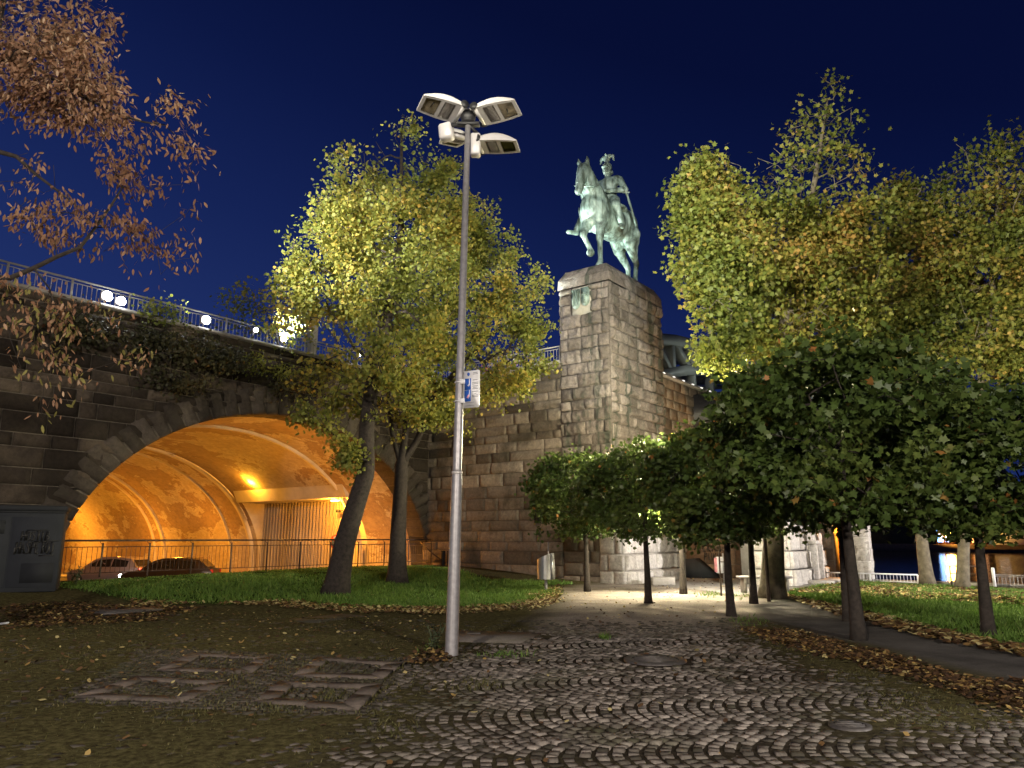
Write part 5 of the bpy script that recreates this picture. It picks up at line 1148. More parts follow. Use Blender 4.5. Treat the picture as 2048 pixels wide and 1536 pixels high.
# floodlights on the parapet
FL = [(215, 592, 1.15, 'largest parapet floodlight, farthest left behind bare twigs'), (243, 602, 1., 'parapet floodlight close beside the leftmost one'), (413, 640, 1.1, 'parapet floodlight alone above the left flank of the arch'), (512, 660, .6, 'small dim parapet floodlight between two brighter ones'), (568, 678, .9, 'bright parapet floodlight at the left edge of the lime crown'), (722, 708, .7, 'parapet floodlight seen through the lime branches'), (857, 747, .8, 'lowest floodlight, in the wall corner left of the lamp post'), (1005, 722, .55, 'small light on the railing right of the notice board')]
for i, (px, py, sc_, lab) in enumerate(FL):
    p = on_plane(px, py, INNER-V*.22, V) if i < 7 else on_plane(px, py, CORNER-U*.25, U)
    nrm = -V if i < 7 else -U
    t = thing('floodlight', lab, 'floodlight', p, 'floodlights along the parapet'); ax = np.array([np.cross(nrm, ZUP), nrm, ZUP])
    MB().box(p-nrm*.10, (.26*sc_, .12, .22*sc_), ax, bev=.02).build('housing', M['lamp_grey'], t)
    MB().ball(p, (.125*sc_, .05, .125*sc_), 12, 8, ax).build('lens', M['floodglow'], t, True)
    MB().tube([p-nrm*.12-ZUP*.05, p-nrm*.2-ZUP*.2], .02, 6).build('bracket', M['lamp_grey'], t)
# catenary mast on the deck
pm = on_plane(627, 640, INNER+V*2.5, V); t = thing('catenary_mast', 'plain concrete railway mast rising behind the parapet lights', 'mast', (pm[0], pm[1], TOP-.2))
mb = MB(); mb.box(np.array([pm[0], pm[1], TOP+1.4]), (.32, .32, 3.2), UV, bev=.03); mb.build('post', M['concrete'], t)
mb = MB(); mb.box(np.array([pm[0], pm[1], TOP-.05]), (.55, .55, .2), UV, bev=.02); mb.build('foot', M['concrete'], t)
# ------------------------------------------------------------------ grey cabinet with spray paint
kb = ground(107, 1186); kr = math.radians(6)
def kpt(px, py): return at_Y(px, py, kY)
kY = 17.0; kr_p = at_Y(111, 1183, kY); kzt = at_Y(111, 1012, kY)[2]; kz0 = float(gz(kr_p[0], kr_p[1]))
wK, dK = 2.6, .9; hK = kzt-kz0
kx = np.array([.8944, .4472, 0]); ky = np.array([-.4472, .8944, 0]); KA = np.array([kx, ky, ZUP]); k0 = np.array([kr_p[0], kY, kz0])-kx*wK/2+ky*dK/2
kb_ = thing('utility_cabinet', 'large grey metal cabinet with black graffiti at the left edge', 'cabinet', k0)
KP = lambda x, y, z: k0+kx*x+ky*y+ZUP*z
mb = MB(); mb.box(KP(0, 0, hK/2-.05), (wK, dK, hK-.12), KA, bev=.02); mb.build('body', M['kiosk'], kb_)
mb = MB(); mb.box(KP(0, 0, hK-.06), (wK+.10, dK+.12, .12), KA, bev=.03); mb.box(KP(0, 0, hK-.14), (wK+.03, dK+.04, .05), KA); mb.build('roof', M['kiosk_dark'], kb_)
yf = -dK/2
for (x0, x1, z0, z1) in ((wK/2-.95, wK/2-.12, .12, hK-.25), (wK/2-1.85, wK/2-1.0, .12, hK-.25)):
    d_ = MB(); d_.box(KP((x0+x1)/2, yf-.006, (z0+z1)/2), (x1-x0, .012, z1-z0), KA, bev=.004); dd = d_.build('door', M['kiosk'], kb_)
    d_ = MB(); d_.box(KP(x0+.08, yf-.02, z1*.55), (.03, .03, .14), KA, bev=.006); d_.build('handle', M['black'], dd)
mb = MB(); mb.box(KP(wK/2-.40, yf-.014, .42), (.62, .01, .42), KA); mb.build('vent', M['kiosk_dark'], kb_)
mb = MB(); mb.box(KP(wK/2-1.35, yf-.02, hK*.75), (.5, .02, .28), KA); mb.build('vent', M['kiosk_dark'], kb_)
GL = {'H': [[(0, 0), (0, 1)], [(0, .5), (.6, .55)], [(.6, 0), (.6, 1)]], 'O': [[(.1, .1), (0, .6), (.2, 1), (.55, .9), (.6, .3), (.35, 0), (.1, .1)]], 'S': [[(.6, .9), (.3, 1), (.05, .8), (.5, .45), (.55, .15), (.2, 0), (0, .12)]],
      'T': [[(0, 1), (.7, 1.02)], [(.35, 1), (.33, 0)]], 'I': [[(.2, 0), (.2, 1)]], 'B': [[(0, 0), (0, 1), (.4, .95), (.45, .7), (.05, .52), (.5, .4), (.5, .1), (0, 0)]], 'A': [[(0, 0), (.3, 1), (.6, 0)], [(.12, .4), (.5, .4)]],
      'P': [[(0, 0), (0, 1), (.5, .95), (.52, .6), (0, .5)]], 'E': [[(.55, 1), (.05, .95), (.0, .5), (.4, .52)], [(0, .5), (.02, .05), (.5, 0)]], ')': [[(.1, 1), (.4, .8), (.42, .2), (.1, -.05)]], 'D': [[(0, 0), (0, 1), (.5, .7), (.5, .3), (0, 0)]], 'K': [[(0, 0), (0, 1)], [(.5, 1), (.05, .5), (.55, 0)]], 'M': [[(0, 0), (.1, 1), (.3, .3), (.5, 1), (.6, 0)]], 'U': [[(0, 1), (.05, .1), (.45, .05), (.5, 1)]], 'C': [[(.5, .9), (.1, .95), (0, .4), (.2, 0), (.5, .1)]], '-': [[(0, .5), (.5, .5)]], 'R': [[(0, 0), (0, 1), (.5, .95), (.5, .6), (0, .5), (.55, 0)]]}
def strokes(mb, text, place, h, w_, slant=.1, thick=.03):
    x = 0.
    for ch in text:
        for st_ in GL.get(ch, []):
            pts = [place(x+(q[0]+slant*q[1])*w_, q[1]*h) for q in st_]; mb.tube(pts, thick, 6)
        x += w_*.82
    return x
mb = MB(); gx = wK/2-.83
strokes(mb, 'HOSTIB', lambda x, z: KP(gx+.06+x, yf-.012, 1.12+z), .20, .11, .1, .021)
strokes(mb, 'HASPETO)', lambda x, z: KP(gx-.02+x, yf-.012, .84+z), .25, .112, .1, .024)
mb.tube([KP(gx+.14, yf-.012, 1.345), KP(gx+.55, yf-.012, 1.35)], .012, 6); mb.tube([KP(gx+.3, yf-.012, 1.10), KP(gx+.78, yf-.012, 1.115)], .012, 6); mb.tube([KP(gx+.42, yf-.012, .79), KP(gx+.7, yf-.012, .80)], .012, 6)
mb.build('graffiti', M['spray'], kb_)
# ------------------------------------------------------------------ litter bin
gb = ground(1092, 1183); t = thing('litter_bin', 'grey metal litter bin with slanting mouth in front of the wall', 'bin', gb)
k = (gb[1]*CP)/F; rB = 17.*k; z0 = 24*k; z1 = 74*k; zl = 60*k
m_ = MB(); th = np.linspace(0, 2*np.pi, 29)[:-1]
def rim(a): 
    c = math.cos(a+.5); return zl+(z1-zl)*(.5+.5*c) if True else 0
out = [[gb+np.array([rB*math.cos(a), rB*math.sin(a), z]) if False else gb+np.array([rB*math.cos(a), rB*math.sin(a), z]) for a in th] for z in (z0, z0+.02)]
tops = [gb+np.array([rB*math.cos(a), rB*math.sin(a), rim(a)]) for a in th]; inn = [gb+np.array([rB*.9*math.cos(a), rB*.9*math.sin(a), rim(a)]) for a in th]; ind = [gb+np.array([rB*.88*math.cos(a), rB*.88*math.sin(a), zl-.12]) for a in th]
m_.grid(np.array(out+[tops, inn]), wrap=True); m_.add(out[0], [tuple(range(28))[::-1]]); o = m_.build('body', M['bin'], t); autosmooth(o, 50)
m_ = MB(); m_.grid(np.array([inn, ind]), wrap=True); m_.add(ind, [tuple(range(28))]); m_.build('liner', M['black'], t)
m_ = MB(); m_.prism([gb+np.array([x, y, z]) for x, y, z in ((rB*.55, -rB*.9, z0), (rB*1.02, -rB*.55, z0), (rB*1.02, -rB*.55, zl+.02), (rB*.55, -rB*.9, z1))], (0.0, .02, 0)); m_.build('flap', M['bin'], t)
m_ = MB(); m_.tube([gb-ZUP*.05, gb+ZUP*z0], .045, 10); m_.tube([gb+np.array([rB*.35, rB*1.0, z0]), gb+np.array([rB*.35, rB*1.0, z1+.32])], .022, 8); m_.build('post', M['steel'], t)
# low stone block, bollards by the inner corner
g = ground(1322, 1170); t = MB(); t.box(g+ZUP*.13, (.85, .45, .26), np.array([[.95, .3, 0], [-.3, .95, 0], [0, 0, 1]]), bev=.02); tag(t.build('stone_block', M['concrete']), 'low flat stone block at the foot of the pedestal', 'block')
for px, lab in ((886, 'short dark bollard against the wall, left of the lamp post'), (898, 'short dark bollard touching the lamp post outline, before the wall')):
    g = on_plane(px, 1125, CORNER-U*.5, U); g[2] = float(gz(g[0], g[1])); b_ = thing('bollard', lab, 'bollard', g, 'two bollards at the wall'); MB().box(g+ZUP*.27, (.12, .12, .58), UV, bev=.012).build('post', M['kiosk_dark'], b_); MB().box(g+ZUP*.57, (.14, .14, .03), UV, bev=.01).build('cap', M['kiosk_dark'], b_)
o = MB(); o.tube([INNER-U*.42-V*.1+ZUP*1.36, CORNER+V*8.2-U*.4+ZUP*.95, CORNER+V*7.5-U*.3+ZUP*.55], .025, 6); tag(o.build('handrail', M['rail_paint']), 'sloping iron handrail fixed to the wall beside the fence end', 'handrail')
g = ground(783, 1152); o = MB(); o.ball(g+ZUP*.05, (.13, .09, .07), 9, 6); tag(o.build('stone', M['plaque']), 'pale stone lying at the foot of the straight lime', 'stone')
# weeds
def weed(px, py, n, h_, label):
    g = ground(px, py); t = thing('weed', label, 'plant', g); mb = MB(); C_ = []
    for i in range(n):
        a = rng.uniform(0, 6.28); r_ = rng.uniform(.02, .12); tip_ = g+np.array([math.cos(a)*r_*2, math.sin(a)*r_*2, h_*rng.uniform(.6, 1.1)]); mb.tube([g+np.array([math.cos(a)*r_*.4, math.sin(a)*r_*.4, 0]), (g+tip_)/2+ZUP*.03, tip_], .004, 4)
        for q in np.linspace(.2, 1, 9): C_.append(g+(tip_-g)*q)
    mb.build('stem', M['weedstem'], t); C_ = np.array(C_); link_mesh('foliage', leaf_mesh('foliage', C_-g, .07, LONG, .35+.3*rng.random(len(C_)), None, -.4), M['weedleaf'], t)
M['weedstem'] = simple('weed_stem', (.08, .10, .05), .8); M['weedleaf'] = leafmat('weed_leaf', [(0, (.04, .06, .03)), (1, (.13, .17, .09))], .25)
weed(868, 1300, 8, .36, 'grey-green weed growing at the foot of the lamp post'); weed(660, 1182, 26, .32, 'dark tuft of weeds around the leaning lime trunk'); weed(690, 1182, 20, .26, 'low weeds at the right of the leaning lime trunk'); weed(150, 1170, 10, .4, 'weeds by the fence beside the grey cabinet')
# ------------------------------------------------------------------ tunnel signs and cars
t = thing('traffic_sign', 'round red and blue no-stopping sign beside the ribbed gate', 'traffic sign', TP(.75, N0+.6, RZ))
def disc(p, nrm, r, th_, mat, name, parent):
    nrm = np.asarray(nrm)/np.linalg.norm(nrm); e1 = np.cross(nrm, ZUP); e1 /= np.linalg.norm(e1); e2 = np.cross(e1, nrm); a = np.linspace(0, 2*np.pi, 25)[:-1]
    return MB().prism([p+r*(e1*math.cos(q)+e2*math.sin(q)) for q in a], nrm*th_).build(name, mat, parent)
sp = on_plane(671, 1084, TP(.75, N0+.6, 0), U); MB().tube([np.array([sp[0], sp[1], RZ])+U*.03, sp+U*.03+ZUP*.3], .03, 8).build('pole', M['steel'], t)
disc(sp, -U, .33, .012, M['red'], 'disc', t); disc(sp-U*.013, -U, .25, .006, M['blue'], 'field', t); mb = MB(); e = np.cross(-U, ZUP); mb.box(sp-U*.022, (.5, .006, .07), np.array([(e+ZUP)/1.414, U, (ZUP-e)/1.414])); mb.build('stripe', M['red'], t)
t = thing('warning_sign', 'small round sign with red top mounted right of the gate', 'traffic sign', on_plane(713, 1058, TP(.55, N0-.4, 0), U)); sp = np.array(t.location); disc(sp, -U, .16, .02, M['plaque'], 'disc', t); mb = MB(); mb.box(sp-U*.03+ZUP*.07, (.26, .02, .08), np.array([V, U, ZUP])); mb.build('band', M['red'], t)
sp = on_plane(677, 1022, TP(.3, 4.9, 0), U); t = thing('security_lamp', 'small dark lamp on an arm beside the glowing lintel lamp', 'lamp', sp); MB().box(sp, (.2, .16, .12), UV, bev=.03).build('head', M['kiosk_dark'], t); MB().tube([sp, sp-V*.3+ZUP*.02, sp-V*.45-ZUP*.1], .018, 6).build('arm', M['kiosk_dark'], t)
M['car_silver'] = simple('car_silver', (.5, .44, .48), .3, .5, .05); M['car_dark'] = simple('car_dark', (.045, .035, .03), .28, .3, .1)
M['tail'] = emit('tail_lamp', (1., .03, .02), 3.); M['head'] = emit('head_lamp', (1., .97, .9), 30.); M['amber'] = emit('indicator', (1., .35, .02), 1.5)
def car(label, c, az, mat, lights):
    t = thing('parked_car' if not lights else 'car', label, 'car', c); f = np.array([math.cos(az), math.sin(az), 0]); l = np.array([-f[1], f[0], 0]); P = lambda x, y, z: np.asarray(c)+f*x+l*y+ZUP*z
    prof_ = [(-2.1, .35, .35, .78), (-2.12, .75, .55, .82), (-2.0, .95, .9, .82), (-1.55, 1.0, .95, .85)]
    xs = np.array([-2.12, -2.08, -1.7, -1.1, -.3, .5, 1.0, 1.6, 1.98, 2.12]); belt = np.array([.62, .92, .98, .97, .95, .93, .90, .84, .72, .58]); bot = np.array([.38, .28, .22, .2, .2, .2, .2, .22, .28, .38]); hw = np.array([.66, .78, .85, .88, .89, .89, .88, .86, .78, .62])
    G = []
    for x, b_, o_, w_ in zip(xs, belt, bot, hw):
        G.append([P(x, -w_*.9, o_), P(x, -w_, o_+.2), P(x, -w_, b_-.12), P(x, -w_*.95, b_), P(x, -w_*.5, b_+.025), P(x, w_*.5, b_+.025), P(x, w_*.95, b_), P(x, w_, b_-.12), P(x, w_, o_+.2), P(x, w_*.9, o_)])
    mb = MB(); mb.grid(np.array(G)); mb.add(G[0], [tuple(range(10))]); mb.add(G[-1], [tuple(range(10))[::-1]])
    bo = mb.build('body', mat, t); autosmooth(bo, 35)
    # cabin
    cx = np.array([-1.85, -1.45, -.6, .2, .55, 1.15]); cz = np.array([.97, 1.36, 1.47, 1.44, 1.34, .92]); cw = np.array([.72, .62, .60, .60, .62, .74]); wl = np.array([.80, .82, .84, .84, .83, .80])
    G = [[P(x, -b_, .92), P(x, -w_, z), P(x, w_, z), P(x, b_, .92)] for x, z, w_, b_ in zip(cx, cz, cw, wl)]
    mb = MB(); mb.grid(np.array(G)); ro = mb.build('cabin', mat, t); autosmooth(ro, 50)
    for sg in (-1, 1):
        for xa, xb in ((-1.35, -.5), (-.42, .35), (.4, .88)):
            def zt(x): return np.interp(x, cx, cz)-.10
            def yy(x, z): 
                b0 = np.interp(x, cx, wl); w0 = np.interp(x, cx, cw); z1_ = np.interp(x, cx, cz); return sg*(b0+(w0-b0)*(z-.92)/(z1_-.92)+.008)
            Q = [P(x, yy(x, z), z) for x, z in ((xa, .98), (xb, .98), (xb, max(1.0, zt(xb))), (xa, max(1.02, zt(xa))))]; MB().add(Q, [(0, 1, 2, 3)]).build('side_window', M['glass'], t)
        for xw in (-1.3, 1.3):
            wm = MB(); wm.tube([P(xw, sg*.70, .31), P(xw, sg*.90, .31)], .31, 20); tyre = wm.build('wheel', M['tyre'], t); wm = MB(); wm.tube([P(xw, sg*.89, .31), P(xw, sg*.91, .31)], .2, 16); wm.build('rim', M['pale_metal'], tyre)
        MB().box(P(.75, sg*.96, 1.0), (.12, .16, .11), np.array([f, l, ZUP]), bev=.03).build('wing_mirror', mat, t)
        MB().box(P(-2.05, sg*.66, .82), (.12, .22, .22), np.array([f, l, ZUP]), bev=.03).build('tail_light', M['tail'] if lights == 1 else M['red'], t)
        MB().box(P(2.02, sg*.62, .66), (.12, .26, .13), np.array([f, l, ZUP]), bev=.03).build('headlight', M['head'] if lights == 2 else M['pale_metal'], t)
    def gl(xa, za, wa, xb, zb_, wb, o, name): MB().add([P(xa+o, -wa, za), P(xa+o, wa, za), P(xb+o, wb, zb_), P(xb+o, -wb, zb_)], [(0, 1, 2, 3)]).build(name, M['glass'], t)
    gl(-1.82, 1.02, .64, -1.5, 1.31, .55, -.03, 'rear_window'); gl(1.09, .98, .66, .62, 1.30, .55, .03, 'windscreen')
    MB().box(P(-2.13, 0, .62), (.02, .5, .11), np.array([f, l, ZUP])).build('number_plate', M['white_paint'], t)
    return t, P
def road_at(px, py, z): 
    r = ray(px, py); return np.array([0, 0, EYE])+r*((z-EYE)/r[2])
ca = road_at(228, 1131, RZ+1.45) if False else on_plane(228, 1130, TP(4.2, 9, 0), U); cpos = np.array([ca[0], ca[1], RZ])
c1_, P1_ = car('silver hatchback with red tail lights on the road inside the tunnel', cpos, math.atan2(V[1], V[0])+.45, M['car_silver'], 1)
cb = on_plane(343, 1130, TP(3.6, 9, 0), U); c2_, P2_ = car('dark car behind the silver one in the tunnel', np.array([cb[0], cb[1], RZ]), math.atan2(V[1], V[0])+.75, M['car_dark'], 2)
# ------------------------------------------------------------------ right side: walls, river, far bank
WP = np.array([9.1, 25.4, 0.])        # near corner of the white pier
rw_ = thing('retaining_wall', 'brown stained wall with scrawled graffiti beyond the pedestal', 'wall', WP+U*3.2)
mb = MB(); stones(mb, WP+U*3.2+V*.0, V, -U, 6.2, -.05, 3.6, ch=(.5, .7), sw=(.9, 1.8), amp=.025, seed=71, cell=.3, proud=.01, dark=.25); mb.build('stone_face', M['brown_wall'], rw_)
mb = MB(); mb.box(WP+U*3.5+V*3.1+ZUP*1.7, (.55, 6.2, 3.7), UV); mb.build('core', M['mortar'], rw_)
mb = MB(); o0 = on_plane(1396, 1103, WP+U*3.12, U); wx = -V
strokes(mb, 'DCKAM-', lambda x, z: o0+wx*x+ZUP*z, .30, .24, .1, .016); strokes(mb, 'PUKM', lambda x, z: o0+wx*(.25+x)+ZUP*(z-.34), .28, .22, .1, .016); mb.build('graffiti', M['spray'], rw_)
# dark ramp wedge at its foot
q0 = on_plane(1336, 1120, WP+U*2.4, U); q1 = on_plane(1385, 1117, WP+U*2.4, U); q2 = on_plane(1432, 1153, WP+U*2.4, U)
poly = [np.array([q0[0], q0[1], 0]), np.array([q2[0], q2[1], 0]), q1, q0]; mb = MB(); mb.prism(poly, U*.7); tag(mb.build('ramp_wall', M['kiosk_dark']), 'dark sloping ramp wall at the foot of the brown wall', 'ramp')
wp = thing('white_pier', 'floodlit white rusticated stone pier with a small door on the right', 'pier', WP)
mb = MB()
for k, (z0, z1, g) in enumerate(((-.1, .5, .30), (.5, 1.1, .22), (1.1, 1.75, .14), (1.75, 2.4, .1), (2.4, 3.05, .05), (3.05, 3.7, .0), (3.7, 4.3, 0))):
    stones(mb, WP-V*g-U*g*.5, U, -V, 3.9+g, z0, z1, ch=(z1-z0, z1-z0+.01), sw=(.5, .95), amp=.11, seed=81+k, cell=.12, proud=.06, dark=0, drop=lambda s, z: 2.15 < s < 2.75 and z < 1.35)
    stones(mb, WP-V*g-U*g*.5, V, -U, 1.2+g, z0, z1, ch=(z1-z0, z1-z0+.01), sw=(.5, .9), amp=.10, seed=91+k, cell=.12, proud=.05, dark=0)
mb.build('stone_face', M['white_stone'], wp)
mb = MB(); mb.box(WP+U*1.95+V*.75+ZUP*2.1, (3.9, 1.45, 4.3), UV); mb.build('core', M['concrete'], wp)
mb = MB(); mb.box(WP+U*2.45-V*.03+ZUP*.62, (.55, .05, 1.25), UV); d_ = mb.build('door', M['doorblue'] if 'doorblue' in M else M['steel'], wp); mb = MB(); mb.box(WP+U*2.62-V*.07+ZUP*.62, (.03, .04, .14), UV); mb.build('handle', M['black'], d_)
mb = MB(); mb.box(WP+U*2.1-V*.28+ZUP*.65, (.10, .5, 1.3), UV, bev=.02); mb.box(WP+U*2.8-V*.28+ZUP*.65, (.10, .5, 1.3), UV, bev=.02); mb.box(WP+U*2.45-V*.24+ZUP*1.38, (.85, .55, .14), UV, bev=.03); mb.build('door_surround', M['white_stone'], wp)
mb = MB(); mb.box(WP+U*2.4-V*.75+ZUP*.05, (2.6, .9, .14), UV, bev=.02); mb.build('doorstep', M['white_stone'], wp)
# wall block behind the pier up to the viaduct
# dark stone buttress and glowing brick pier further on
b0 = on_plane(1658, 1158, WP+U*5.2, U); db = thing('dark_buttress', 'dark stone buttress just right of the white pier', 'buttress', (b0[0], b0[1], 0))
mb = MB(); stones(mb, np.array([b0[0], b0[1], 0])+V*.27, -V, -U, .52, -1.0, 4.2, seed=101, amp=.05, cell=.25); mb.build('stone_face', M['wall'], db); mb = MB(); mb.box(np.array([b0[0], b0[1], 1.6])+U*.4+V*.01, (.8, .50, 5.2), UV); mb.build('core', M['mortar'], db)
b1_ = on_plane(1677, 1150, WP+U*8.5, U); bp = thing('brick_pier', 'brick pier glowing orange under the bridge, left of the nearest maple trunk', 'pier', (b1_[0], b1_[1], -5))
mb = MB(); stones(mb, np.array([b1_[0], b1_[1], 0])+V*.42, -V, -U, .84, -5, 6.4, ch=(.17, .18), sw=(.3, .45), amp=.02, seed=103, cell=.2, proud=.015, dark=0); mb.build('brick_face', M['brick'], bp); mb = MB(); mb.box(np.array([b1_[0], b1_[1], .7])+U*.5, (.96, .84, 11.4), UV); mb.build('core', M['mortar'], bp)
b2_ = on_plane(1731, 1163, WP+U*4.0, U); b2_[2] = 0; sp_ = thing('stone_pillar', 'pale stone pillar standing alone on the quay edge', 'pillar', b2_)
mb = MB(); G = []
for zz in np.concatenate([np.array([0, .02, .05, .2, .36, .40])+.42*k-.1 for k in range(9)]):
    row = []; ph = (zz+.1) % .42; gr = .93 if ph < .01 or ph > .415 else 1.; kk2 = int((zz+.1001)/.42)
    for a in np.linspace(0, 2*np.pi, 25)[:-1]:
        r_ = (.29+.05*mnoise.noise((math.cos(a)*2.5, math.sin(a)*2.5, zz*4+kk2*7)))*gr; rr2 = r_/max(abs(math.cos(a)), abs(math.sin(a)))**.8
        row.append(b2_+U*rr2*math.cos(a)+V*rr2*math.sin(a)+ZUP*zz)
    G.append(row)
z = .42*9-.1; mb.grid(np.array(G), .5, wrap=True)
mb.build('shaft', M['white_stone'], sp_); mb = MB(); mb.box(b2_+ZUP*(z/2), (.54, .54, z+.1), UV); mb.build('core', M['concrete'], sp_)
# quay wall, river
AQ = float(ab(*ground(1850, 1172)[:2])[0])+.5
q0_ = from_ab(6.65, -9); 
mb = MB(); mb.add([from_ab(6.62, -.5, 0.), from_ab(6.62, -110, 0.), from_ab(6.62, -110, -6), from_ab(6.62, -.5, -6)], [(0, 1, 2, 3)]); mb.box(from_ab(6.55, -40, .03), (.4, 60, .12), UV, bev=.02); struct(mb.build('quay_edge', M['concrete']))
m, nt, b = newmat('river_water'); b.inputs['Base Color'].default_value = (.006, .008, .012, 1); b.inputs['Roughness'].default_value = .07; b.inputs['IOR'].default_value = 1.33; b.inputs['Specular IOR Level'].default_value = .9
p = wpos(nt, (1., 1., 1.)); n1 = noise_tex(nt, .55, 4, .6, p); n2 = noise_tex(nt, 2.2, 3, .6, p); bump(nt, b, mix(nt, n1.outputs[0], n2.outputs[0], .35), .16, .3); M['water'] = m
mb = MB(); mb.add([from_ab(6.6, 160, -4.2), from_ab(6.6, -400, -4.2), from_ab(480, -400, -4.2), from_ab(480, 160, -4.2)], [(0, 1, 2, 3)]); struct(mb.build('river', M['water']))
# far bank
FBA = 330.
mb = MB(); mb.box(from_ab(FBA+60, -120, -3.), (120, 560, 3.6), UV); struct(mb.build('far_bank', M['brown_wall']))
M['bluelit'] = emit('blue_lit_windows', (.2, .5, 1.), 6.); M['orangelit'] = emit('orange_lamp', (1., .5, .08), 160.); M['whitelit'] = emit('white_lit', (1., .95, .9), 4.); M['dimorange'] = emit('lit_facade', (1., .42, .16), .9); M['cyanlit'] = emit('cyan_lamp', (.4, .9, 1.), 20)
def far(px0, px1, zb_, zt_, mat, label, glow, name='lit_building', cat='building', dep=8):
    a = on_plane(px0, 1075, from_ab(FBA+6, 0), U); c = on_plane(px1, 1075, from_ab(FBA+6, 0), U); cen = (a+c)/2; L = np.linalg.norm((c-a)[:2]); t = thing(name, label, cat, (cen[0], cen[1], -1.2))
    mb = MB(); mb.box(np.array([cen[0], cen[1], (zb_+zt_)/2])+U*dep/2, (dep, L, zt_-zb_), UV); mb.build('wall', mat, t)
    n = max(2, int(L/4))
    for i in range(n if glow is not None else 0):
        mb = MB(); mb.box(np.array([cen[0], cen[1], (zb_+zt_)/2])-U*.06+V*((i+.5)/n-.5)*L*.96, (.1, L/n*.7, (zt_-zb_)*.8), UV); mb.build('window', glow, t)
    mb = MB(); mb.box(np.array([cen[0], cen[1], zt_+.3])+U*dep/2, (dep+.8, L+.8, .5), UV); mb.build('roof', M['kiosk_dark'], t); return t
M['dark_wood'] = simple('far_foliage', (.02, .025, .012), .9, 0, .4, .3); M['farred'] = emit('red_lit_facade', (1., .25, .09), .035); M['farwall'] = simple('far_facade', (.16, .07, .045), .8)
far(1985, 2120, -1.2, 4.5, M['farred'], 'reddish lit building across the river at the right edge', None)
far(1872, 1905, -1.2, 8., M['farwall'], 'blue lit building across the river behind the plane trunks', M['bluelit'])
far(1992, 2015, 4.8, 12., M['farwall'], 'white lit tower across the river behind the leaves', M['whitelit'])
far(1940, 1975, -1.2, 5., M['farwall'], 'orange lit building across the river between two trunks', M['dimorange'])
mb = MB(); pr_ = []
for b_ in np.arange(-420, 150, 6.): pr_.append((b_, 11+6*mnoise.noise((b_*.05, 2, 1))+3*mnoise.noise((b_*.2, 5, 1))))
G = np.array([[from_ab(FBA+26, b_, -1.3) for b_, h_ in pr_], [from_ab(FBA+25, b_, h_) for b_, h_ in pr_], [from_ab(FBA+36, b_, h_+2) for b_, h_ in pr_], [from_ab(FBA+48, b_, -1.3) for b_, h_ in pr_]]); mb.grid(G)
tag(mb.build('far_wood', M['dark_wood']), 'dark line of trees along the far river bank', 'trees', kind='stuff')
c = on_plane(1898, 1075, from_ab(FBA+3, 0), U); t = thing('quay_lamp', 'strong orange lamp on the far bank that mirrors in the river', 'street lamp', (c[0], c[1], -1.2)); MB().tube([np.array([c[0], c[1], -1.3]), np.array([c[0], c[1], 3.])], .15, 8).build('pole', M['black'], t); MB().ball(np.array([c[0], c[1], 3.2]), 1.8, 12, 8).build('globe', M['orangelit'], t)
c = on_plane(1893, 1068, from_ab(FBA+2, 0), U); t = thing('signal_lamp', 'tiny cyan signal light across the river', 'lamp', (c[0], c[1], -1.2)); MB().tube([np.array([c[0], c[1], -1.3]), c], .12, 8).build('pole', M['black'], t); MB().ball(c, .55, 10, 8).build('globe', M['cyanlit'], t)
# river bridge: deck and steel arch beyond the abutment
br_ = thing('arch_bridge', 'grey steel truss arch of the railway bridge behind the pedestal', 'bridge', CORNER+U*18)
mb = MB(); mb.box(from_ab(180, -4.5, 6.9), (345, 25, 1.6), UV); mb.build('deck', M['black'], br_)
M['arch_steel'] = simple('arch_steel', (.16, .17, .16), .6, .1, .15, 1.)
TPn = CORNER+V*3.2; top_ = [on_plane(px, py, TPn, V) for px, py in ((1296, 679), (1320, 680), (1342, 682), (1372, 689), (1400, 697), (1440, 712), (1490, 738))]
bot_ = [on_plane(px, py, TPn, V) for px, py in ((1306, 758), (1335, 747), (1362, 742), (1388, 741), (1415, 744), (1450, 755), (1500, 780))]
def chord(pts, h_, name):
    mb = MB(); G = []
    for p in pts: G.append([p+ZUP*h_/2-V*.35, p-ZUP*h_/2-V*.35, p-ZUP*h_/2+V*.35, p+ZUP*h_/2+V*.35])
    mb.grid(np.array(G), wrap=True); mb.build(name, M['arch_steel'], br_)
ks = lambda P: np.array([np.dot(p-TPn, U) for p in P])
def interp(P, s): k_ = ks(P); return np.array([np.interp(s, k_, [p[j] for p in P]) for j in range(3)])
chord(top_, .55, 'top_chord'); chord(bot_, .55, 'bottom_chord')
s0, s1 = max(ks(top_)[0], ks(bot_)[0]), min(ks(top_)[-1], ks(bot_)[-1]); kk = np.array([np.dot(on_plane(px, 720, TPn, V)-TPn, U) for px in (1303, 1340, 1380, 1417, 1450, 1480)])
def strut(a, b_, w_, name): 
    d = b_-a; L = np.linalg.norm(d); d /= L; e1 = np.cross(V, d); MB().box((a+b_)/2, (L-.1, w_, .5), np.array([d, e1, V]), bev=.03).build(name, M['arch_steel'], br_)
for i, s in enumerate(kk): strut(interp(bot_, s), interp(top_, s), .38, 'post')
for i in range(len(kk)-1): strut(interp(top_, kk[i]+.2), interp(bot_, kk[i+1]-.2), .32, 'diagonal')
for s in kk[1:5]: strut(interp(bot_, s)-ZUP*.2, interp(bot_, s)*np.array([1, 1, 0])+ZUP*TOP, .3, 'hanger')
for s in np.linspace(kk[0], kk[-1], 9):
    for zz in (0, 1): 
        a = interp(top_, s) if zz else interp(bot_, s); MB().tube([a, a+V*5+U*(2 if zz else -2)], .16, 6).build('cross_brace', M['arch_steel'], br_)
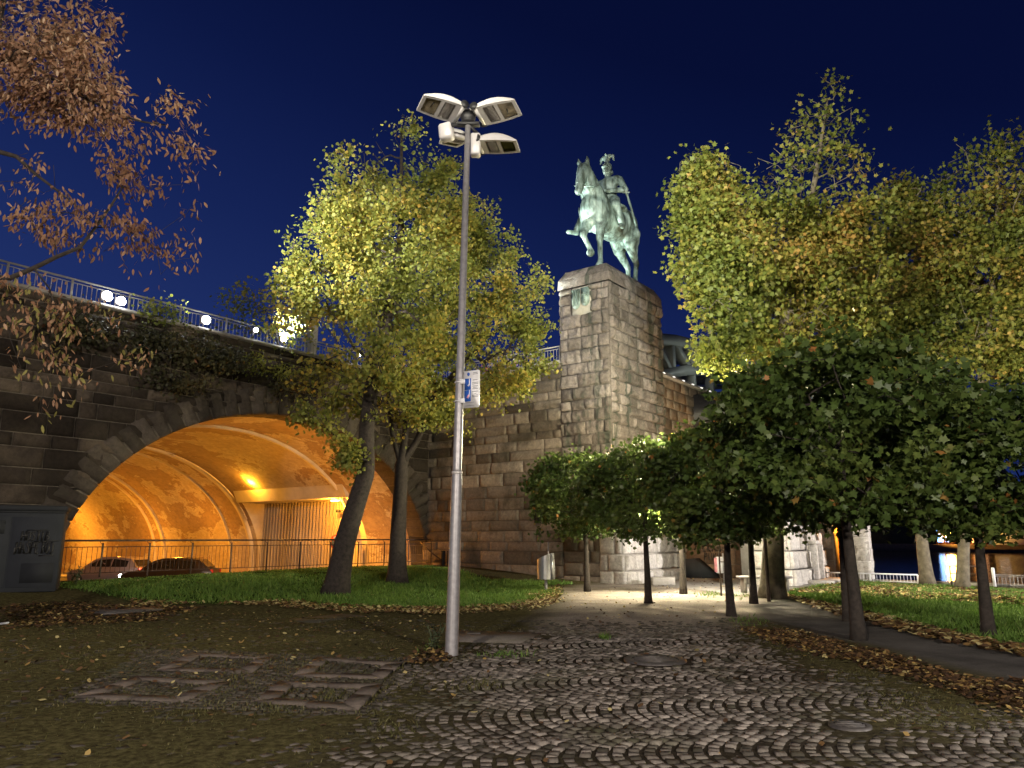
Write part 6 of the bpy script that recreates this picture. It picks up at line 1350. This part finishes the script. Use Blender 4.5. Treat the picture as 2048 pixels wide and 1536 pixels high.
# quay railings
def ground_ab(a, b_): p = from_ab(a, b_); p[2] = float(gz(p[0], p[1])); return p
e0, e1_ = from_ab(6.2, -9.9), from_ab(6.2, -15.6)
ra = on_plane(1652, 1160, from_ab(6.25, 0), U); rb_ = on_plane(1838, 1178, from_ab(6.25, 0), U); ra[2] = rb_[2] = 0
L_ = np.linalg.norm(rb_-ra); railing('quay_railing', 'low white railing along the quay in front of the dark river', 'railing', ra, (rb_-ra)/L_, L_, .0, .30, 1.3, 14, M['white_paint'], rp=.03, rb=.008, top=.025, gap=.0, low=.05)
rc = on_plane(1992, 1190, from_ab(6.25, 0), U); rc[2] = 0; rd = rc-V*4.5
t = railing('quay_railing', 'low grey railing with a white end post on the quay, right of the leaning maple', 'railing', rc, -V, 4.5, .0, .36, 1.5, 14, M['steel'], rp=.03, rb=.008, top=.025, gap=.05, low=.05)
MB().box(rc+ZUP*.28, (.09, .09, .62), UV, bev=.01).build('end_post', M['white_paint'], t)
re_ = on_plane(1905, 1183, from_ab(6.3, 0), U); re_[2] = 0; rf = on_plane(1975, 1187, from_ab(6.3, 0), U); rf[2] = 0; L2 = np.linalg.norm(rf-re_)
railing('quay_railing', 'brown two-rail railing between the plane trunk and the leaning maple', 'railing', re_, (rf-re_)/L2, L2, 0, .62, .8, 2, M['rail_paint'], rp=.02, rb=.012, top=.02, gap=.25, low=.12)
# information frame and little bin on the path
g = ground(1448, 1192); t = thing('notice_frame', 'tall thin dark metal frame of two posts behind the scarred maple', 'frame', g)
for dx in (-.07, .10): MB().tube([g+np.array([dx, -.25*(dx > 0), -.05]), g+np.array([dx, -.25*(dx > 0), 2.6])], .022, 8).build('post', M['rail_paint'], t)
for z in (2.55, 1.75, .9): MB().tube([g+np.array([-.07, 0, z]), g+np.array([.10, -.25, z])], .016, 6).build('crossbar', M['rail_paint'], t)
g = ground(1441, 1165); t = thing('small_bin', 'small red and white bin fixed beside the thin frame', 'bin', g)
MB().tube([g+ZUP*.32, g+ZUP*.34, g+ZUP*.84, g+ZUP*.88], [.12, .14, .14, .11], 14).build('body', M['white_paint'], t, False); MB().tube([g+np.array([.16, .1, -.05]), g+np.array([.16, .1, 1.0])], .03, 8).build('post', M['steel'], t); MB().box(g+np.array([-.14, -.02, .6]), (.08, .16, .5), bev=.02).build('side_panel', M['pink'], t)
g = ground(1530, 1186); t = thing('bench', 'pale low bench half hidden behind the mottled plane trunk', 'bench', g); MB().box(g+ZUP*.44, (1.5, .4, .07), bev=.015).build('seat', M['lamp_grey'], t)
for dx in (-.6, .6): MB().box(g+np.array([dx, 0, .2]), (.08, .36, .42), bev=.01).build('leg', M['lamp_grey'], t)
sgn = on_plane(1289, 1070, CORNER-V*.35, V); t = thing('wall_notice', 'small pale notice board fixed on the pedestal foot', 'sign', sgn); MB().box(sgn, (.32, .05, .5), UV, bev=.01).build('panel', M['white_paint'], t); MB().box(sgn-V*.03, (.24, .02, .38), UV).build('sheet', M['lamp_shell'], t)
o = MB(); p = on_plane(1214, 782, CORNER-V*.1-U*.1, V); 
# ------------------------------------------------------------------ lamps of the place and added fill lights
# parapet floodlights shining outwards onto the trees
for px, py, pw, aimp in ((215, 592, 500, (-10, 12, 12)), (413, 640, 2700, (-8.5, 17, 13)), (568, 678, 6000, (-5.0, 22, 13.)), (722, 708, 4400, (-2.5, 22, 13.)), (857, 747, 2700, (-.5, 24, 12.5))):
    p = on_plane(px, py, INNER-V*.42, V); lamp('floodlight_beam', 'SPOT', p, pw, COOL, .1, aimp, 104, .8)
# added spots out of view, no masts built, brightening plane and lime crowns
lamp('crown_fill', 'SPOT', (-6.5, 5., 10.), 34000, (1., .95, .74), .3, (9.6, 21.5, 10.2), 31, .7)
lamp('crown_fill', 'SPOT', (4., -7., 9.), 9000, (1., .95, .74), .3, (10.5, 22, 10.5), 40, .8)
lamp('crown_fill', 'SPOT', (-1., -7., 9.), 16000, (1., .95, .76), .3, (-3., 25, 11.5), 26, .8)
# statue floods: from the railing just below on the left, and two unseen spots out of view, added to brighten pedestal and rider
lamp('statue_flood', 'SPOT', CORNER+V*4.6-U*1.1+ZUP*8.7, 6000, GREENW, .15, SB+ZUP*3.4, 60, .6)
lamp('statue_flood', 'SPOT', (-13., 9., 9.), 56000, (1., .95, .86), .3, SB-ZUP*2.5, 20, .8)
lamp('statue_flood', 'SPOT', (3., -5., 9.), 34000, (.94, 1., .93), .3, SB-ZUP*1., 21, .7)
# lantern among the maple crowns
LP_ = np.array([6.3, 18.9, 4.7])
ln = thing('path_lantern', 'warm path lantern on a slim post hidden in the maple crowns', 'street lamp', (LP_[0], LP_[1], 0))
MB().tube([np.array([LP_[0]+.05, LP_[1]+.1, -.1]), np.array([LP_[0]+.05, LP_[1]+.1, 4.9])], [.05, .035], 10).build('pole', M['rail_paint'], ln, True)
MB().box(LP_+ZUP*.14, (.42, .22, .08), bev=.02).build('lamp_head', M['lamp_grey'], ln); MB().box(LP_+ZUP*.085, (.34, .16, .03), bev=.01).build('lens', M['whiteglow'], ln)
lamp('lantern_and_fill', 'POINT', LP_-ZUP*.02, 5000, (1., .88, .58), .12)
lamp('lantern_and_fill', 'POINT', (4.1, 21.0, 2.4), 1700, (1., .88, .62), .15)  # unseen fill below the crowns, added to brighten path and pedestal foot
lamp('lantern_and_fill', 'POINT', (6.3, 21.9, 2.5), 1000, (1., .9, .72), .15)  # second unseen fill, added to spread the brightness along the path
# white flood on the pier and quay lawn from the right
lamp('quay_flood', 'SPOT', from_ab(3.5, -41, 6.5), 48000, (1., .93, .88), .06, from_ab(3.4, -15, .6), 18.5, .06)
lamp('sodium_light', 'POINT', WP+U*2.2+V*4.4+ZUP*2.4, 50, SOD, .1)
lamp('sodium_light', 'POINT', np.array([b1_[0], b1_[1], 2.])-U*1.6-V*.8, 900, SOD, .1)
lamp('bridge_light', 'POINT', CORNER+U*14+V*1.0+ZUP*10.2, 100, (.9, 1., .9), .2)
lamp('lantern_and_fill', 'POINT', (4.4, 20.5, 4.95), 800, (1., .88, .5), .1)  # unseen fill with no fixture, added to brighten the maple tops
